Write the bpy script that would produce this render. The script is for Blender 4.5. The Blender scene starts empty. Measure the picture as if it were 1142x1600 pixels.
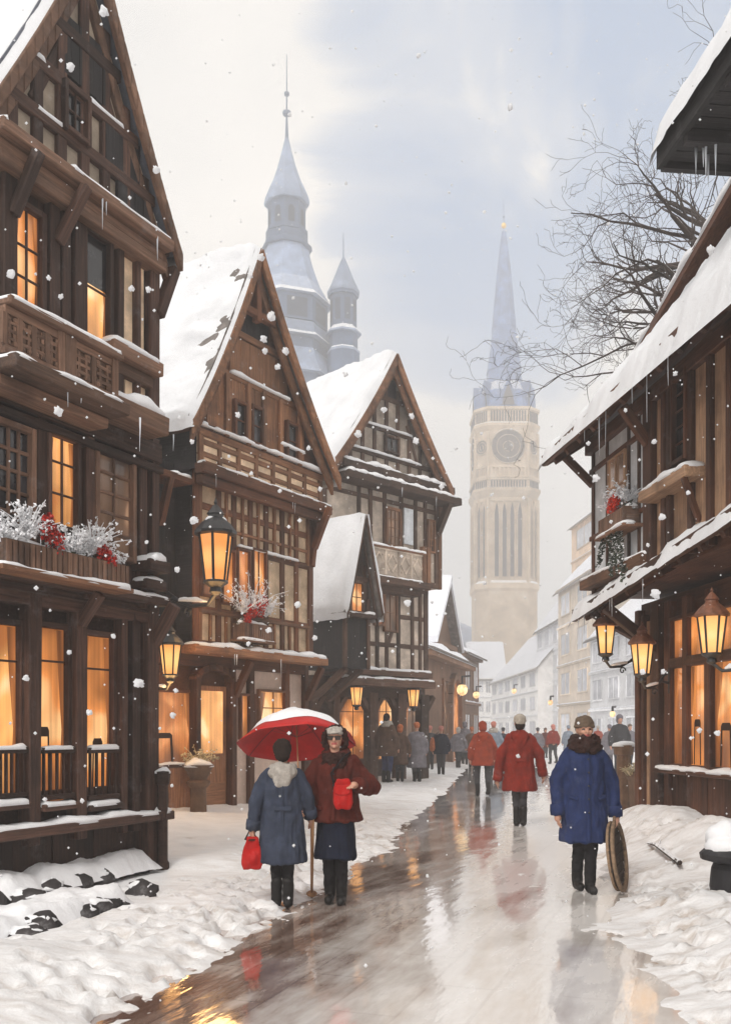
import bpy, bmesh, math, random
import numpy as np
from mathutils import Vector, Matrix, noise as mnoise
R = random.Random(7)
S = bpy.context.scene
COL = S.collection
CAMZ, HOR, FPX, CX = 1.65, 1140.0, 1500.0, 571.0      # eye height, horizon row, focal length and centre column measured on the photograph
rad = math.radians

def ground_at(x, y):            # where a point of the ground seen at photo column x, row y stands
    d = CAMZ*FPX/(y-HOR)
    return ((x-CX)/FPX*d, d)
def at_depth(x, y, d):
    return Vector(((x-CX)/FPX*d, d, CAMZ+(HOR-y)/FPX*d))

# ------------------------------------------------------------------ materials
def _nt(name):
    m = bpy.data.materials.new(name); m.use_nodes = True
    nt = m.node_tree; b = nt.nodes['Principled BSDF']
    return m, nt, b
def N(nt, t, **kw):
    n = nt.nodes.new(t)
    for k, v in kw.items():
        if k in n.inputs: n.inputs[k].default_value = v
        else: setattr(n, k, v)
    return n
def ramp(nt, stops):
    n = nt.nodes.new('ShaderNodeValToRGB'); e = n.color_ramp.elements
    while len(e) < len(stops): e.new(0.5)
    for i, (p, c) in enumerate(stops):
        e[i].position = p; e[i].color = (*c, 1) if len(c) == 3 else c
    return n
def mul(c, f): return tuple(min(1, max(0, x*f)) for x in c)
def mat(name, col, rough=.75, var=.3, scale=5., bump=.25, spec=.3, grain=False, col2=None, rndv=.35, metallic=0., snowtop=0., dust=0.):
    m, nt, b = _nt(name); L = nt.links.new
    b.inputs['Roughness'].default_value = rough; b.inputs['Specular IOR Level'].default_value = spec; b.inputs['Metallic'].default_value = metallic
    if grain:
        at = N(nt, 'ShaderNodeAttribute', attribute_name='loc'); mp = N(nt, 'ShaderNodeMapping'); mp.inputs['Scale'].default_value = (1.2, 22, 22)
        L(at.outputs['Vector'], mp.inputs['Vector']); vec = mp.outputs['Vector']; sc = 1.6
    else:
        tc = N(nt, 'ShaderNodeTexCoord'); vec = tc.outputs['Object']; sc = scale
    n1 = N(nt, 'ShaderNodeTexNoise', Scale=sc, Detail=7., Roughness=.62); L(vec, n1.inputs['Vector'])
    c2 = col2 or mul(col, 1+var*1.4)
    rp = ramp(nt, [(.3, mul(col, 1-var)), (.52, col), (.72, c2)]); L(n1.outputs['Fac'], rp.inputs['Fac'])
    at2 = N(nt, 'ShaderNodeAttribute', attribute_name='rnd')
    mr = N(nt, 'ShaderNodeMapRange'); mr.inputs['To Min'].default_value = 1-rndv; mr.inputs['To Max'].default_value = 1+rndv; L(at2.outputs['Fac'], mr.inputs['Value'])
    mx = N(nt, 'ShaderNodeMix', data_type='RGBA', blend_type='MULTIPLY'); mx.inputs['Factor'].default_value = 1
    L(rp.outputs['Color'], mx.inputs['A']); L(mr.outputs['Result'], mx.inputs['B']); out = mx.outputs['Result']
    tc3 = N(nt, 'ShaderNodeTexCoord')
    if grain:                     # broad weathering: darker soaked and paler dried stretches
        nw = N(nt, 'ShaderNodeTexNoise', Scale=1.15, Detail=5., Roughness=.6); L(tc3.outputs['Object'], nw.inputs['Vector']); rw_ = ramp(nt, [(.32, (.38, .36, .36)), (.5, (.9, .9, .9)), (.68, (1.0, 1.0, 1.0))]); L(nw.outputs['Fac'], rw_.inputs['Fac'])
        mw = N(nt, 'ShaderNodeMix', data_type='RGBA', blend_type='MULTIPLY'); mw.inputs['Factor'].default_value = 1; L(out, mw.inputs['A']); L(rw_.outputs['Color'], mw.inputs['B']); out = mw.outputs['Result']
    if dust:                      # weather stains and frost specks in patches of their own
        n3 = N(nt, 'ShaderNodeTexNoise', Scale=3.1, Detail=9., Roughness=.75); L(tc3.outputs['Object'], n3.inputs['Vector'])
        r3 = ramp(nt, [(.56, (0, 0, 0)), (.72, (dust, dust, dust))]); L(n3.outputs['Fac'], r3.inputs['Fac'])
        m3 = N(nt, 'ShaderNodeMix', data_type='RGBA'); L(r3.outputs['Color'], m3.inputs['Factor']); L(out, m3.inputs['A']); m3.inputs['B'].default_value = (.5, .5, .52, 1); out = m3.outputs['Result']
    if snowtop:                   # snow lying on whatever faces up
        g = N(nt, 'ShaderNodeNewGeometry'); sx = N(nt, 'ShaderNodeSeparateXYZ'); L(g.outputs['Normal'], sx.inputs['Vector'])
        n4 = N(nt, 'ShaderNodeTexNoise', Scale=9., Detail=4.); L(tc3.outputs['Object'], n4.inputs['Vector'])
        ad = N(nt, 'ShaderNodeMath', operation='MULTIPLY_ADD'); L(n4.outputs['Fac'], ad.inputs[0]); ad.inputs[1].default_value = .7; L(sx.outputs['Z'], ad.inputs[2])
        r4 = ramp(nt, [(.92-.3*snowtop, (0, 0, 0)), (1.04-.3*snowtop, (1, 1, 1))]); L(ad.outputs[0], r4.inputs['Fac'])
        m4 = N(nt, 'ShaderNodeMix', data_type='RGBA'); L(r4.outputs['Color'], m4.inputs['Factor']); L(out, m4.inputs['A']); m4.inputs['B'].default_value = (.84, .85, .88, 1); out = m4.outputs['Result']
    L(out, b.inputs['Base Color'])
    if bump:
        bp = N(nt, 'ShaderNodeBump', Strength=bump, Distance=.02); L(n1.outputs['Fac'], bp.inputs['Height']); L(bp.outputs['Normal'], b.inputs['Normal'])
    return m
def glow(name, c_hi, c_mid, c_lo, strength=1., scale=(1.2, 1.2, .9), seedk=9., rough=.15):
    """a lit pane: warm light with the soft shapes of curtains and a room behind it"""
    m, nt, b = _nt(name); L = nt.links.new
    tc = N(nt, 'ShaderNodeTexCoord'); oi = N(nt, 'ShaderNodeObjectInfo')
    ml = N(nt, 'ShaderNodeMath', operation='MULTIPLY'); L(oi.outputs['Random'], ml.inputs[0]); ml.inputs[1].default_value = 40.
    ad = N(nt, 'ShaderNodeVectorMath', operation='ADD'); mp = N(nt, 'ShaderNodeMapping'); mp.inputs['Scale'].default_value = scale
    L(tc.outputs['Object'], ad.inputs[0]); L(ml.outputs[0], ad.inputs[1]); L(ad.outputs[0], mp.inputs['Vector'])
    n1 = N(nt, 'ShaderNodeTexNoise', Scale=1.6, Detail=1.5, Roughness=.45, Distortion=.35); L(mp.outputs['Vector'], n1.inputs['Vector'])
    sg = N(nt, 'ShaderNodeSeparateXYZ'); L(tc.outputs['Generated'], sg.inputs['Vector'])          # a room: furniture low down, lamplit wall above
    rg = ramp(nt, [(0., (.30, .30, .30)), (.22, (.42, .42, .42)), (.5, (.56, .56, .56)), (.8, (.5, .5, .5)), (1., (.40, .40, .40))]); L(sg.outputs['Z'], rg.inputs['Fac'])
    sm_ = N(nt, 'ShaderNodeMath', operation='ADD'); L(n1.outputs['Fac'], sm_.inputs[0]); L(rg.outputs['Color'], sm_.inputs[1])
    ha = N(nt, 'ShaderNodeMath', operation='MULTIPLY'); L(sm_.outputs[0], ha.inputs[0]); ha.inputs[1].default_value = .5
    rp = ramp(nt, [(.36, c_lo), (.42, mul(c_mid, .6)), (.46, mul(c_mid, .85)), (.50, c_mid), (.53, mul(c_mid, 1.2)), (.57, c_hi), (.64, mul(c_hi, 1.1))]); L(ha.outputs[0], rp.inputs['Fac'])
    mp2 = N(nt, 'ShaderNodeMapping'); mp2.inputs['Scale'].default_value = (16, 16, .4); L(ad.outputs[0], mp2.inputs['Vector'])
    n2 = N(nt, 'ShaderNodeTexNoise', Scale=1., Detail=2.); L(mp2.outputs['Vector'], n2.inputs['Vector'])
    mr = N(nt, 'ShaderNodeMapRange'); mr.inputs['From Min'].default_value = .3; mr.inputs['From Max'].default_value = .7; mr.inputs['To Min'].default_value = .72; mr.inputs['To Max'].default_value = 1.18; L(n2.outputs['Fac'], mr.inputs['Value'])
    mx = N(nt, 'ShaderNodeMix', data_type='RGBA', blend_type='MULTIPLY'); mx.inputs['Factor'].default_value = 1; L(rp.outputs['Color'], mx.inputs['A']); L(mr.outputs['Result'], mx.inputs['B'])
    b.inputs['Base Color'].default_value = (.04, .03, .02, 1); b.inputs['Roughness'].default_value = rough
    L(mx.outputs['Result'], b.inputs['Emission Color']); b.inputs['Emission Strength'].default_value = strength
    return m
def snowmat(name, col=(.86, .87, .9), dirt=None, dirt_at=(.55, .75), scale=1., bump=.5, tread=False):
    m, nt, b = _nt(name); L = nt.links.new; tc = N(nt, 'ShaderNodeTexCoord')
    n1 = N(nt, 'ShaderNodeTexNoise', Scale=14.*scale, Detail=8., Roughness=.65); L(tc.outputs['Object'], n1.inputs['Vector'])
    n2 = N(nt, 'ShaderNodeTexNoise', Scale=2.2*scale, Detail=4.); L(tc.outputs['Object'], n2.inputs['Vector'])
    rp = ramp(nt, [(.3, mul(col, .9)), (.6, col)]); L(n2.outputs['Fac'], rp.inputs['Fac']); out = rp.outputs['Color']
    if dirt:
        mp = N(nt, 'ShaderNodeMapping'); mp.inputs['Rotation'].default_value = (0, 0, rad(-70)); mp.inputs['Scale'].default_value = (.55, 1.7, 1); L(tc.outputs['Object'], mp.inputs['Vector'])
        n3 = N(nt, 'ShaderNodeTexNoise', Scale=1.5, Detail=7., Roughness=.6); L(mp.outputs['Vector'], n3.inputs['Vector'])
        r3 = ramp(nt, [(dirt_at[0], (0, 0, 0)), (dirt_at[1], (1, 1, 1))]); L(n3.outputs['Fac'], r3.inputs['Fac'])
        m3 = N(nt, 'ShaderNodeMix', data_type='RGBA'); L(out, m3.inputs['A']); m3.inputs['B'].default_value = (*dirt, 1); out = m3.outputs['Result']
        if tread:                 # dirt only where feet have trodden (stored on the mesh), in smudges
            at = N(nt, 'ShaderNodeAttribute', attribute_name='rnd'); n5 = N(nt, 'ShaderNodeTexNoise', Scale=5.5, Detail=6., Roughness=.65); L(mp.outputs['Vector'], n5.inputs['Vector']); r5 = ramp(nt, [(.42, (.12, .12, .12)), (.66, (1, 1, 1))]); L(n5.outputs['Fac'], r5.inputs['Fac'])
            ma = N(nt, 'ShaderNodeMath', operation='MULTIPLY'); L(at.outputs['Fac'], ma.inputs[0]); L(r5.outputs['Color'], ma.inputs[1]); mb_ = N(nt, 'ShaderNodeMath', operation='MULTIPLY_ADD'); L(r3.outputs['Color'], mb_.inputs[0]); mb_.inputs[1].default_value = .6; mb_.inputs[2].default_value = .45
            mc_ = N(nt, 'ShaderNodeMath', operation='MULTIPLY'); L(ma.outputs[0], mc_.inputs[0]); L(mb_.outputs[0], mc_.inputs[1]); L(mc_.outputs[0], m3.inputs['Factor'])
        else: L(r3.outputs['Color'], m3.inputs['Factor'])
    L(out, b.inputs['Base Color']); b.inputs['Roughness'].default_value = .6; b.inputs['Specular IOR Level'].default_value = .25
    bp = N(nt, 'ShaderNodeBump', Strength=bump, Distance=.03); L(n1.outputs['Fac'], bp.inputs['Height']); L(bp.outputs['Normal'], b.inputs['Normal'])
    return m

# ------------------------------------------------------------------ mesh builder
class MB:
    def __init__(s): s.v = []; s.f = []; s.mi = []; s.rnd = []; s.loc = []; s.cur = 0
    def add(s, verts, faces, loc=None, rnd=None):
        o = len(s.v); r = R.random() if rnd is None else rnd
        s.v += [tuple(p) for p in verts]; s.f += [tuple(i+o for i in f) for f in faces]; s.mi += [s.cur]*len(faces)
        k = R.random()*20
        s.loc += [(a+k, b+k*.7, c+k*.3) for a, b, c in (loc or verts)]; s.rnd += [r]*len(verts)
    def box(s, x0, x1, y0, y1, z0, z1, rnd=None, j=0.):
        P = [Vector((x, y, z)) for z in (z0, z1) for y in (y0, y1) for x in (x0, x1)]
        if j: P = [p+Vector((R.uniform(-j, j), R.uniform(-j, j), R.uniform(-j, j))) for p in P]
        d = (abs(x1-x0), abs(y1-y0), abs(z1-z0)); a = d.index(max(d)); o = [a]+[i for i in range(3) if i != a]
        s.add(P, [(0, 2, 3, 1), (4, 5, 7, 6), (0, 1, 5, 4), (2, 6, 7, 3), (0, 4, 6, 2), (1, 3, 7, 5)], [(p[o[0]], p[o[1]], p[o[2]]) for p in P], rnd)
    def beam(s, p0, p1, w, h, up=(0, 1, 0), j=.004, w1=None, h1=None, rnd=None):
        """square bar from p0 to p1; h is its size along 'up', w across"""
        p0 = Vector(p0); p1 = Vector(p1); a = (p1-p0); Ln = a.length
        if Ln < 1e-6: return
        a /= Ln; u = Vector(up); u = (u-a*u.dot(a))
        if u.length < 1e-4: u = a.orthogonal()
        u.normalize(); c = a.cross(u)
        P = []; Lc = []
        for p, ww, hh, t in ((p0, w, h, 0.), (p1, w1 or w, h1 or h, Ln)):
            for sx, sy in ((-1, -1), (1, -1), (1, 1), (-1, 1)):
                P.append(p+c*(sx*ww/2+R.uniform(-j, j))+u*(sy*hh/2+R.uniform(-j, j))); Lc.append((t, sx*ww/2, sy*hh/2))
        s.add(P, [(0, 1, 2, 3), (4, 7, 6, 5), (0, 4, 5, 1), (1, 5, 6, 2), (2, 6, 7, 3), (3, 7, 4, 0)], Lc, rnd)
    def prism(s, poly, y0, y1, axis='y'):
        """polygon in (x,z) extruded along y"""
        n = len(poly); P = [(x, y0, z) for x, z in poly]+[(x, y1, z) for x, z in poly]
        if axis == 'z': P = [(x, z, y) for x, y, z in P]
        if axis == 'x': P = [(y, x, z) for x, y, z in P]
        s.add(P, [tuple(range(n)), tuple(range(2*n-1, n-1, -1))]+[(i, i+n, (i+1) % n+n, (i+1) % n) for i in range(n)])
    def tube(s, path, radii, n=8, cap=True, rnd=None, flat=1.):
        path = [Vector(p) for p in path]
        if not hasattr(radii, '__len__'): radii = [radii]*len(path)
        V = []; F = []; Lc = []; prev = None; ln = 0.
        for i, p in enumerate(path):
            t = (path[min(i+1, len(path)-1)]-path[max(i-1, 0)])
            t = t.normalized() if t.length > 1e-9 else Vector((0, 0, 1))
            if prev is None: u = t.orthogonal().normalized()
            else:
                u = prev-t*prev.dot(t); u = u.normalized() if u.length > 1e-6 else t.orthogonal().normalized()
            prev = u; c = t.cross(u)
            if i: ln += (p-path[i-1]).length
            for k in range(n):
                a = 2*math.pi*k/n; V.append(p+(u*math.cos(a)+c*math.sin(a)*flat)*radii[i]); Lc.append((ln, math.cos(a)*radii[i], math.sin(a)*radii[i]))
        for i in range(len(path)-1):
            for k in range(n):
                a = i*n+k; b2 = i*n+(k+1) % n; F.append((a, b2, b2+n, a+n))
        if cap: F.append(tuple(range(n-1, -1, -1))); F.append(tuple(range(len(V)-n, len(V))))
        s.add(V, F, Lc, rnd)
    def capsule(s, p0, p1, r0, r1, n=12, k=4):
        p0 = Vector(p0); p1 = Vector(p1); a = (p1-p0); Ln = a.length; a = a/Ln if Ln > 1e-6 else Vector((0, 0, 1))
        path = []; rr = []
        for i in range(k): t = math.pi/2*(i+.15)/k; path.append(p0-a*r0*math.cos(t)); rr.append(r0*math.sin(t))
        path.append(p0); rr.append(r0); path.append(p1); rr.append(r1)
        for i in range(k-1, -1, -1): t = math.pi/2*(i+.15)/k; path.append(p1+a*r1*math.cos(t)); rr.append(r1*math.sin(t))
        s.tube(path, rr, n)
    def ell(s, c, r, rot=None, nu=14, nv=9, jit=0., seed=0.):
        c = Vector(c); V = [None]; F = []
        def pt(d):
            k = 1.
            if jit: k += jit*(mnoise.noise(Vector(d)*1.7+Vector((seed, seed*.3, 0))))
            q = Vector((d[0]*r[0]*k, d[1]*r[1]*k, d[2]*r[2]*k)); return c+(rot@q if rot else q)
        V = [pt((0, 0, -1))]
        for i in range(1, nv):
            ph = -math.pi/2+math.pi*i/nv
            for k in range(nu): a = 2*math.pi*k/nu; V.append(pt((math.cos(ph)*math.cos(a), math.cos(ph)*math.sin(a), math.sin(ph))))
        V.append(pt((0, 0, 1))); T = len(V)-1
        for k in range(nu): F.append((0, 1+(k+1) % nu, 1+k)); F.append((T, T-nu+k, T-nu+(k+1) % nu))
        for i in range(nv-2):
            for k in range(nu): a = 1+i*nu+k; b2 = 1+i*nu+(k+1) % nu; F.append((a, b2, b2+nu, a+nu))
        s.add(V, F)
    def lathe(s, prof, n=16, c=(0, 0, 0), rot=0., sq=None, cap=True):
        """prof: list of (radius, z); sq: chamfered-square outline, its value the half flat width / radius"""
        V = []; F = []
        for r, z in prof:
            if sq:
                q = sq; pts = [(-q, -1), (q, -1), (1, -q), (1, q), (q, 1), (-q, 1), (-1, q), (-1, -q)]
                V += [(c[0]+r*x, c[1]+r*y, c[2]+z) for x, y in pts]; n = 8
            else: V += [(c[0]+r*math.cos(rot+2*math.pi*k/n), c[1]+r*math.sin(rot+2*math.pi*k/n), c[2]+z) for k in range(n)]
        for i in range(len(prof)-1):
            for k in range(n): a = i*n+k; b2 = i*n+(k+1) % n; F.append((a, b2, b2+n, a+n))
        if cap: F.append(tuple(range(n-1, -1, -1))); F.append(tuple(range(len(V)-n, len(V))))
        s.add(V, F)
    def grid(s, fn, nu, nv, rnd=None):
        V = [fn(i/(nu-1), k/(nv-1)) for i in range(nu) for k in range(nv)]
        s.add(V, [(i*nv+k, (i+1)*nv+k, (i+1)*nv+k+1, i*nv+k+1) for i in range(nu-1) for k in range(nv-1)], None, rnd)
    def mesh(s, name, mats=(), smooth=False):
        me = bpy.data.meshes.new(name); me.from_pydata(s.v, [], s.f); me.update()
        for m in mats: me.materials.append(m)
        if len(mats) > 1: me.polygons.foreach_set('material_index', s.mi)
        a = me.attributes.new('rnd', 'FLOAT', 'POINT'); a.data.foreach_set('value', s.rnd)
        a = me.attributes.new('loc', 'FLOAT_VECTOR', 'POINT'); a.data.foreach_set('vector', [x for p in s.loc for x in p])
        if smooth: me.polygons.foreach_set('use_smooth', [True]*len(me.polygons))
        return me
    def build(s, name, mats, parent=None, smooth=False, bevel=0., loc=None, kind=None, fixn=False):
        if not isinstance(mats, (list, tuple)): mats = [mats]
        me = s.mesh(name, mats, smooth)
        if fixn:
            bm = bmesh.new(); bm.from_mesh(me); bmesh.ops.recalc_face_normals(bm, faces=bm.faces); bm.to_mesh(me); bm.free()
        return link(name, me, parent, bevel, loc, kind)
def link(name, me, parent=None, bevel=0., loc=None, kind=None):
    o = bpy.data.objects.new(name, me); COL.objects.link(o)
    if parent is not None: o.parent = parent
    if loc is not None: o.location = loc
    if bevel:
        b = o.modifiers.new('bevel', 'BEVEL'); b.width = bevel; b.segments = 1; b.limit_method = 'ANGLE'
    if kind: o['kind'] = kind
    return o
def tag(o, label, cat, group=None):
    o['label'] = label; o['category'] = cat
    if group: o['group'] = group
    return o
def empty(name, loc, rz=0., label=None, cat=None, group=None):
    o = bpy.data.objects.new(name, None); COL.objects.link(o); o.empty_display_size = .2
    o.location = loc; o.rotation_euler = (0, 0, rz)
    if label: tag(o, label, cat, group)
    return o
def fbm(x, y, z=0., o=4): return mnoise.fractal(Vector((x, y, z)), 1., 2., o)

# remesh a bundle of overlapping closed shapes into one continuous skin
def fuse(mb, name, mats, voxel, smooth=3, folds=0., fscale=(9, 9, 2.5), parent=None, paint=None, seed=0.):
    me = mb.mesh('tmp', []); o = bpy.data.objects.new('tmp', me); COL.objects.link(o)
    r = o.modifiers.new('r', 'REMESH'); r.mode = 'VOXEL'; r.voxel_size = voxel; r.use_smooth_shade = True
    if smooth: q = o.modifiers.new('s', 'SMOOTH'); q.iterations = smooth; q.factor = .5
    dg = bpy.context.evaluated_depsgraph_get(); dg.update()
    m2 = bpy.data.meshes.new_from_object(o.evaluated_get(dg)); bpy.data.objects.remove(o); bpy.data.meshes.remove(me)
    m2.name = name; m2.materials.clear()
    if not isinstance(mats, (list, tuple)): mats = [mats]
    for m in mats: m2.materials.append(m)
    n = len(m2.vertices)
    if folds:
        co = np.empty(n*3); m2.vertices.foreach_get('co', co); co = co.reshape(-1, 3); nr = np.empty(n*3); m2.vertex_normals.foreach_get('vector', nr); nr = nr.reshape(-1, 3)
        d = np.array([mnoise.noise(Vector((p[0]*fscale[0]+seed, p[1]*fscale[1], p[2]*fscale[2])))+.5*mnoise.noise(Vector((p[0]*fscale[0]*2.2, p[1]*fscale[1]*2.2+seed, p[2]*fscale[2]*2.6))) for p in co])
        m2.vertices.foreach_set('co', (co+nr*(d*folds)[:, None]).ravel())
    if paint:
        for p in m2.polygons: p.material_index = paint(p.center, p.normal)
    m2.polygons.foreach_set('use_smooth', [True]*len(m2.polygons)); m2.update()
    return link(name, m2, parent)

# snow lying on a ledge from p0 to p1 (any frame); 'out' is the horizontal direction across the ledge
def snow_bar(mb, p0, p1, out, w, t, seed=None, gaps=.0, droop=.02):
    p0 = Vector(p0); p1 = Vector(p1); out = Vector(out).normalized(); Ln = (p1-p0).length
    n = max(4, int(Ln/.05)); k = 8; sd = R.random()*50 if seed is None else seed; up = Vector((0, 0, 1))
    V = []
    for i in range(n+1):
        f = i/n; c = p0.lerp(p1, f); hh = t*(.75+.75*mnoise.noise(Vector((f*Ln*2.3, sd, 0)))+.35*mnoise.noise(Vector((f*Ln*7, sd, 4)))); ww = w*(1+.25*mnoise.noise(Vector((f*Ln*3, sd, 9))))
        if gaps:
            g = mnoise.noise(Vector((f*Ln*1.1, sd, 20)))
            if g < -1+gaps*2: hh *= .05; ww *= .6
        e = min(1, min(f, 1-f)*Ln/(t*1.2+.01)); e = math.sqrt(max(0, 1-(1-e)**2)); hh = max(hh*e, .004)
        for q in range(k):
            a = math.pi*q/(k-1); V.append(c+out*(math.cos(a)*ww/2*(.6+.4*e))+up*(math.sin(a)**.6*hh-(droop if q in (0, k-1) else 0)))
    F = [(i*k+q, (i+1)*k+q, (i+1)*k+q+1, i*k+q+1) for i in range(n) for q in range(k-1)]
    F += [(i*k, i*k+k-1, (i+1)*k+k-1, (i+1)*k) for i in range(n)]+[tuple(range(k)), tuple(range(n*k+k-1, n*k-1, -1))]
    mb.add(V, F)
# ------------------------------------------------------------------ palette
SNOW = snowmat('snow'); SNOWROOF = snowmat('roof_snow_mat', (.76, .775, .81), scale=.7, bump=.7)
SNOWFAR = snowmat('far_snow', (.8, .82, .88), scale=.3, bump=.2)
W1 = mat('oak_umber', (.034, .016, .0105), .7, .5, grain=True, bump=.5, rndv=.5, dust=.1)
W1m = mat('oak_umber_mid', (.070, .035, .024), .7, .5, grain=True, bump=.5, rndv=.5, dust=.12)
W1b = mat('oak_umber_light', (.18, .10, .065), .7, .4, grain=True, bump=.5, rndv=.4, dust=.16)
W2 = mat('oak_russet', (.118, .042, .016), .65, .45, grain=True, bump=.5, rndv=.45, dust=.12)
W2b = mat('oak_russet_light', (.24, .11, .052), .65, .4, grain=True, bump=.5, rndv=.4, dust=.15)
W3 = mat('oak_grey', (.085, .046, .03), .75, .45, grain=True, bump=.5, rndv=.45, dust=.2)
W3b = mat('oak_warm', (.23, .11, .058), .7, .4, grain=True, bump=.5, rndv=.4, dust=.15)
WR = mat('boards_right', (.088, .033, .016), .6, .45, grain=True, bump=.5, rndv=.45, dust=.14)
WRb = mat('boards_right_tan', (.38, .23, .14), .65, .35, grain=True, bump=.4, rndv=.3, dust=.1)
WBLK = mat('black_timber', (.016, .013, .014), .65, .5, grain=True, bump=.5, rndv=.5, dust=.08)
PL1 = mat('plaster_taupe', (.50, .41, .32), .9, .45, 2.2, .3, rndv=.35, dust=.3)
PL2 = mat('plaster_ochre', (.60, .45, .31), .9, .45, 2.2, .3, rndv=.35, dust=.3)
PL3 = mat('plaster_grey', (.44, .37, .31), .9, .45, 2., .3, rndv=.35, dust=.3)
PLR = mat('panel_bluegrey', (.66, .69, .73), .8, .2, 3., .2, rndv=.2, dust=.2)
PINK = mat('plaster_rosy', (.60, .47, .40), .9, .25, 2., .3, rndv=.1, dust=.15)
SLATE = mat('slate', (.12, .13, .16), .55, .35, 4., .5, rndv=.4, dust=.3)
TILE = mat('old_tile', (.16, .14, .13), .7, .4, 4., .5, rndv=.5, dust=.25)
IRON = mat('black_iron', (.012, .012, .014), .45, .3, 12., .2, .5, rndv=.1)
RUSTC = mat('copper_cap', (.16, .06, .03), .5, .4, 12., .2, .5, rndv=.1)
STONE = mat('dark_stone', (.035, .031, .032), .8, .6, 3., .8, rndv=.4, dust=.35)
GL_A = glow('lit_pane_amber', (.80, .42, .17), (.56, .19, .045), (.16, .045, .010), 1.)
GL_B = glow('lit_pane_cream', (.92, .58, .29), (.74, .32, .095), (.36, .115, .026), 1.)
GL_C = glow('lit_pane_deep', (.62, .24, .08), (.40, .13, .035), (.14, .045, .015), 1.)
GL_DIM = glow('dim_pane', (.30, .17, .10), (.12, .065, .04), (.03, .02, .018), .8)
GLD = mat('dark_pane', (.02, .019, .022), .12, .5, 3., .02, .6, rndv=.5)
ICE = mat('ice', (.72, .76, .82), .15, .1, 5., .1, .6)
LAMP, nt, b = _nt('lamp_glass'); L = nt.links.new; tc = N(nt, 'ShaderNodeTexCoord'); vl = N(nt, 'ShaderNodeVectorMath', operation='LENGTH'); L(tc.outputs['Object'], vl.inputs[0])
rp = ramp(nt, [(.04, (1., .76, .42)), (.13, (1., .50, .16)), (.30, (.72, .26, .06))]); L(vl.outputs['Value'], rp.inputs['Fac']); L(rp.outputs['Color'], b.inputs['Emission Color']); b.inputs['Emission Strength'].default_value = 1.05; b.inputs['Base Color'].default_value = (.1, .06, .03, 1); b.inputs['Roughness'].default_value = .2
CURT = glow('glowing_curtain', (.42, .15, .04), (.24, .075, .018), (.07, .02, .006), 1., (6, 6, .5))  # cloth glows by itself in place of room light shining through
SILH = mat('furniture', (.03, .014, .008), .7, .3)
LAMPHOT = glow('lamp_flame', (1., .9, .62), (1., .85, .5), (1., .8, .42), 9., (5, 5, 5))
FARGLOW = glow('far_glow', (1., .72, .40), (1., .6, .28), (1., .5, .2), 1.25, (3, 3, 3))

# ------------------------------------------------------------------ camera
cam = bpy.data.cameras.new('camera'); co = bpy.data.objects.new('camera', cam); COL.objects.link(co)
co.location = (0, 0, CAMZ); co.rotation_euler = (rad(90), 0, 0)
cam.sensor_fit = 'HORIZONTAL'; cam.sensor_width = 36; cam.lens = 36*FPX/1142; cam.shift_y = (HOR-800)/1142; cam.clip_end = 2000; cam.clip_start = .05
S.camera = co

# ------------------------------------------------------------------ light: an overcast winter afternoon, the cloud thinner and bluer to the upper right
SUN_EL, SUN_AZ = rad(42), rad(205)          # azimuth clockwise from +Y
w = bpy.data.worlds.new('World'); S.world = w; w.use_nodes = True
nt = w.node_tree; L = nt.links.new; bg = nt.nodes['Background']
sky = N(nt, 'ShaderNodeTexSky', sky_type='NISHITA', sun_disc=False, sun_elevation=SUN_EL, sun_rotation=SUN_AZ); sky.air_density = 1.; sky.dust_density = 2.
tc = N(nt, 'ShaderNodeTexCoord')
mp = N(nt, 'ShaderNodeMapping'); mp.inputs['Scale'].default_value = (1, 1, 1.3); L(tc.outputs['Generated'], mp.inputs['Vector'])
n1 = N(nt, 'ShaderNodeTexNoise', Scale=3.3, Detail=7., Roughness=.55, Distortion=.9); L(mp.outputs['Vector'], n1.inputs['Vector'])
# gaps of blue gather in one quarter of the sky (ahead, high, to the right)
dt = N(nt, 'ShaderNodeVectorMath', operation='DOT_PRODUCT'); L(tc.outputs['Generated'], dt.inputs[0]); dt.inputs[1].default_value = Vector((.21, 1., .68)).normalized()
mr = N(nt, 'ShaderNodeMapRange', interpolation_type='SMOOTHSTEP'); L(dt.outputs['Value'], mr.inputs['Value']); mr.inputs['From Min'].default_value = .93; mr.inputs['From Max'].default_value = .997; mr.inputs['To Min'].default_value = -.42; mr.inputs['To Max'].default_value = .22
ad = N(nt, 'ShaderNodeMath', operation='ADD'); L(mr.outputs['Result'], ad.inputs[0]); L(n1.outputs['Fac'], ad.inputs[1])
r1 = ramp(nt, [(.50, (0, 0, 0)), (.58, (.6, .6, .6)), (.74, (1, 1, 1))]); L(ad.outputs[0], r1.inputs['Fac'])
n2 = N(nt, 'ShaderNodeTexNoise', Scale=2.3, Detail=4., Roughness=.5); L(mp.outputs['Vector'], n2.inputs['Vector'])
cl = ramp(nt, [(.35, (8.6, 8.1, 7.5)), (.65, (10.2, 9.5, 8.5))]); L(n2.outputs['Fac'], cl.inputs['Fac'])
for e, c in zip(cl.color_ramp.elements, ((6.6, 6.5, 6.35, 1), (9.3, 8.8, 8.15, 1))): e.color = c
sm = N(nt, 'ShaderNodeMix', data_type='RGBA'); sm.inputs['Factor'].default_value = .22; sm.inputs['A'].default_value = (2.4, 3.7, 5.9, 1); L(sky.outputs['Color'], sm.inputs['B'])
mx = N(nt, 'ShaderNodeMix', data_type='RGBA'); L(r1.outputs['Color'], mx.inputs['Factor']); L(cl.outputs['Color'], mx.inputs['A']); L(sm.outputs['Result'], mx.inputs['B'])
L(mx.outputs['Result'], bg.inputs['Color']); bg.inputs['Strength'].default_value = .1
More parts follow.
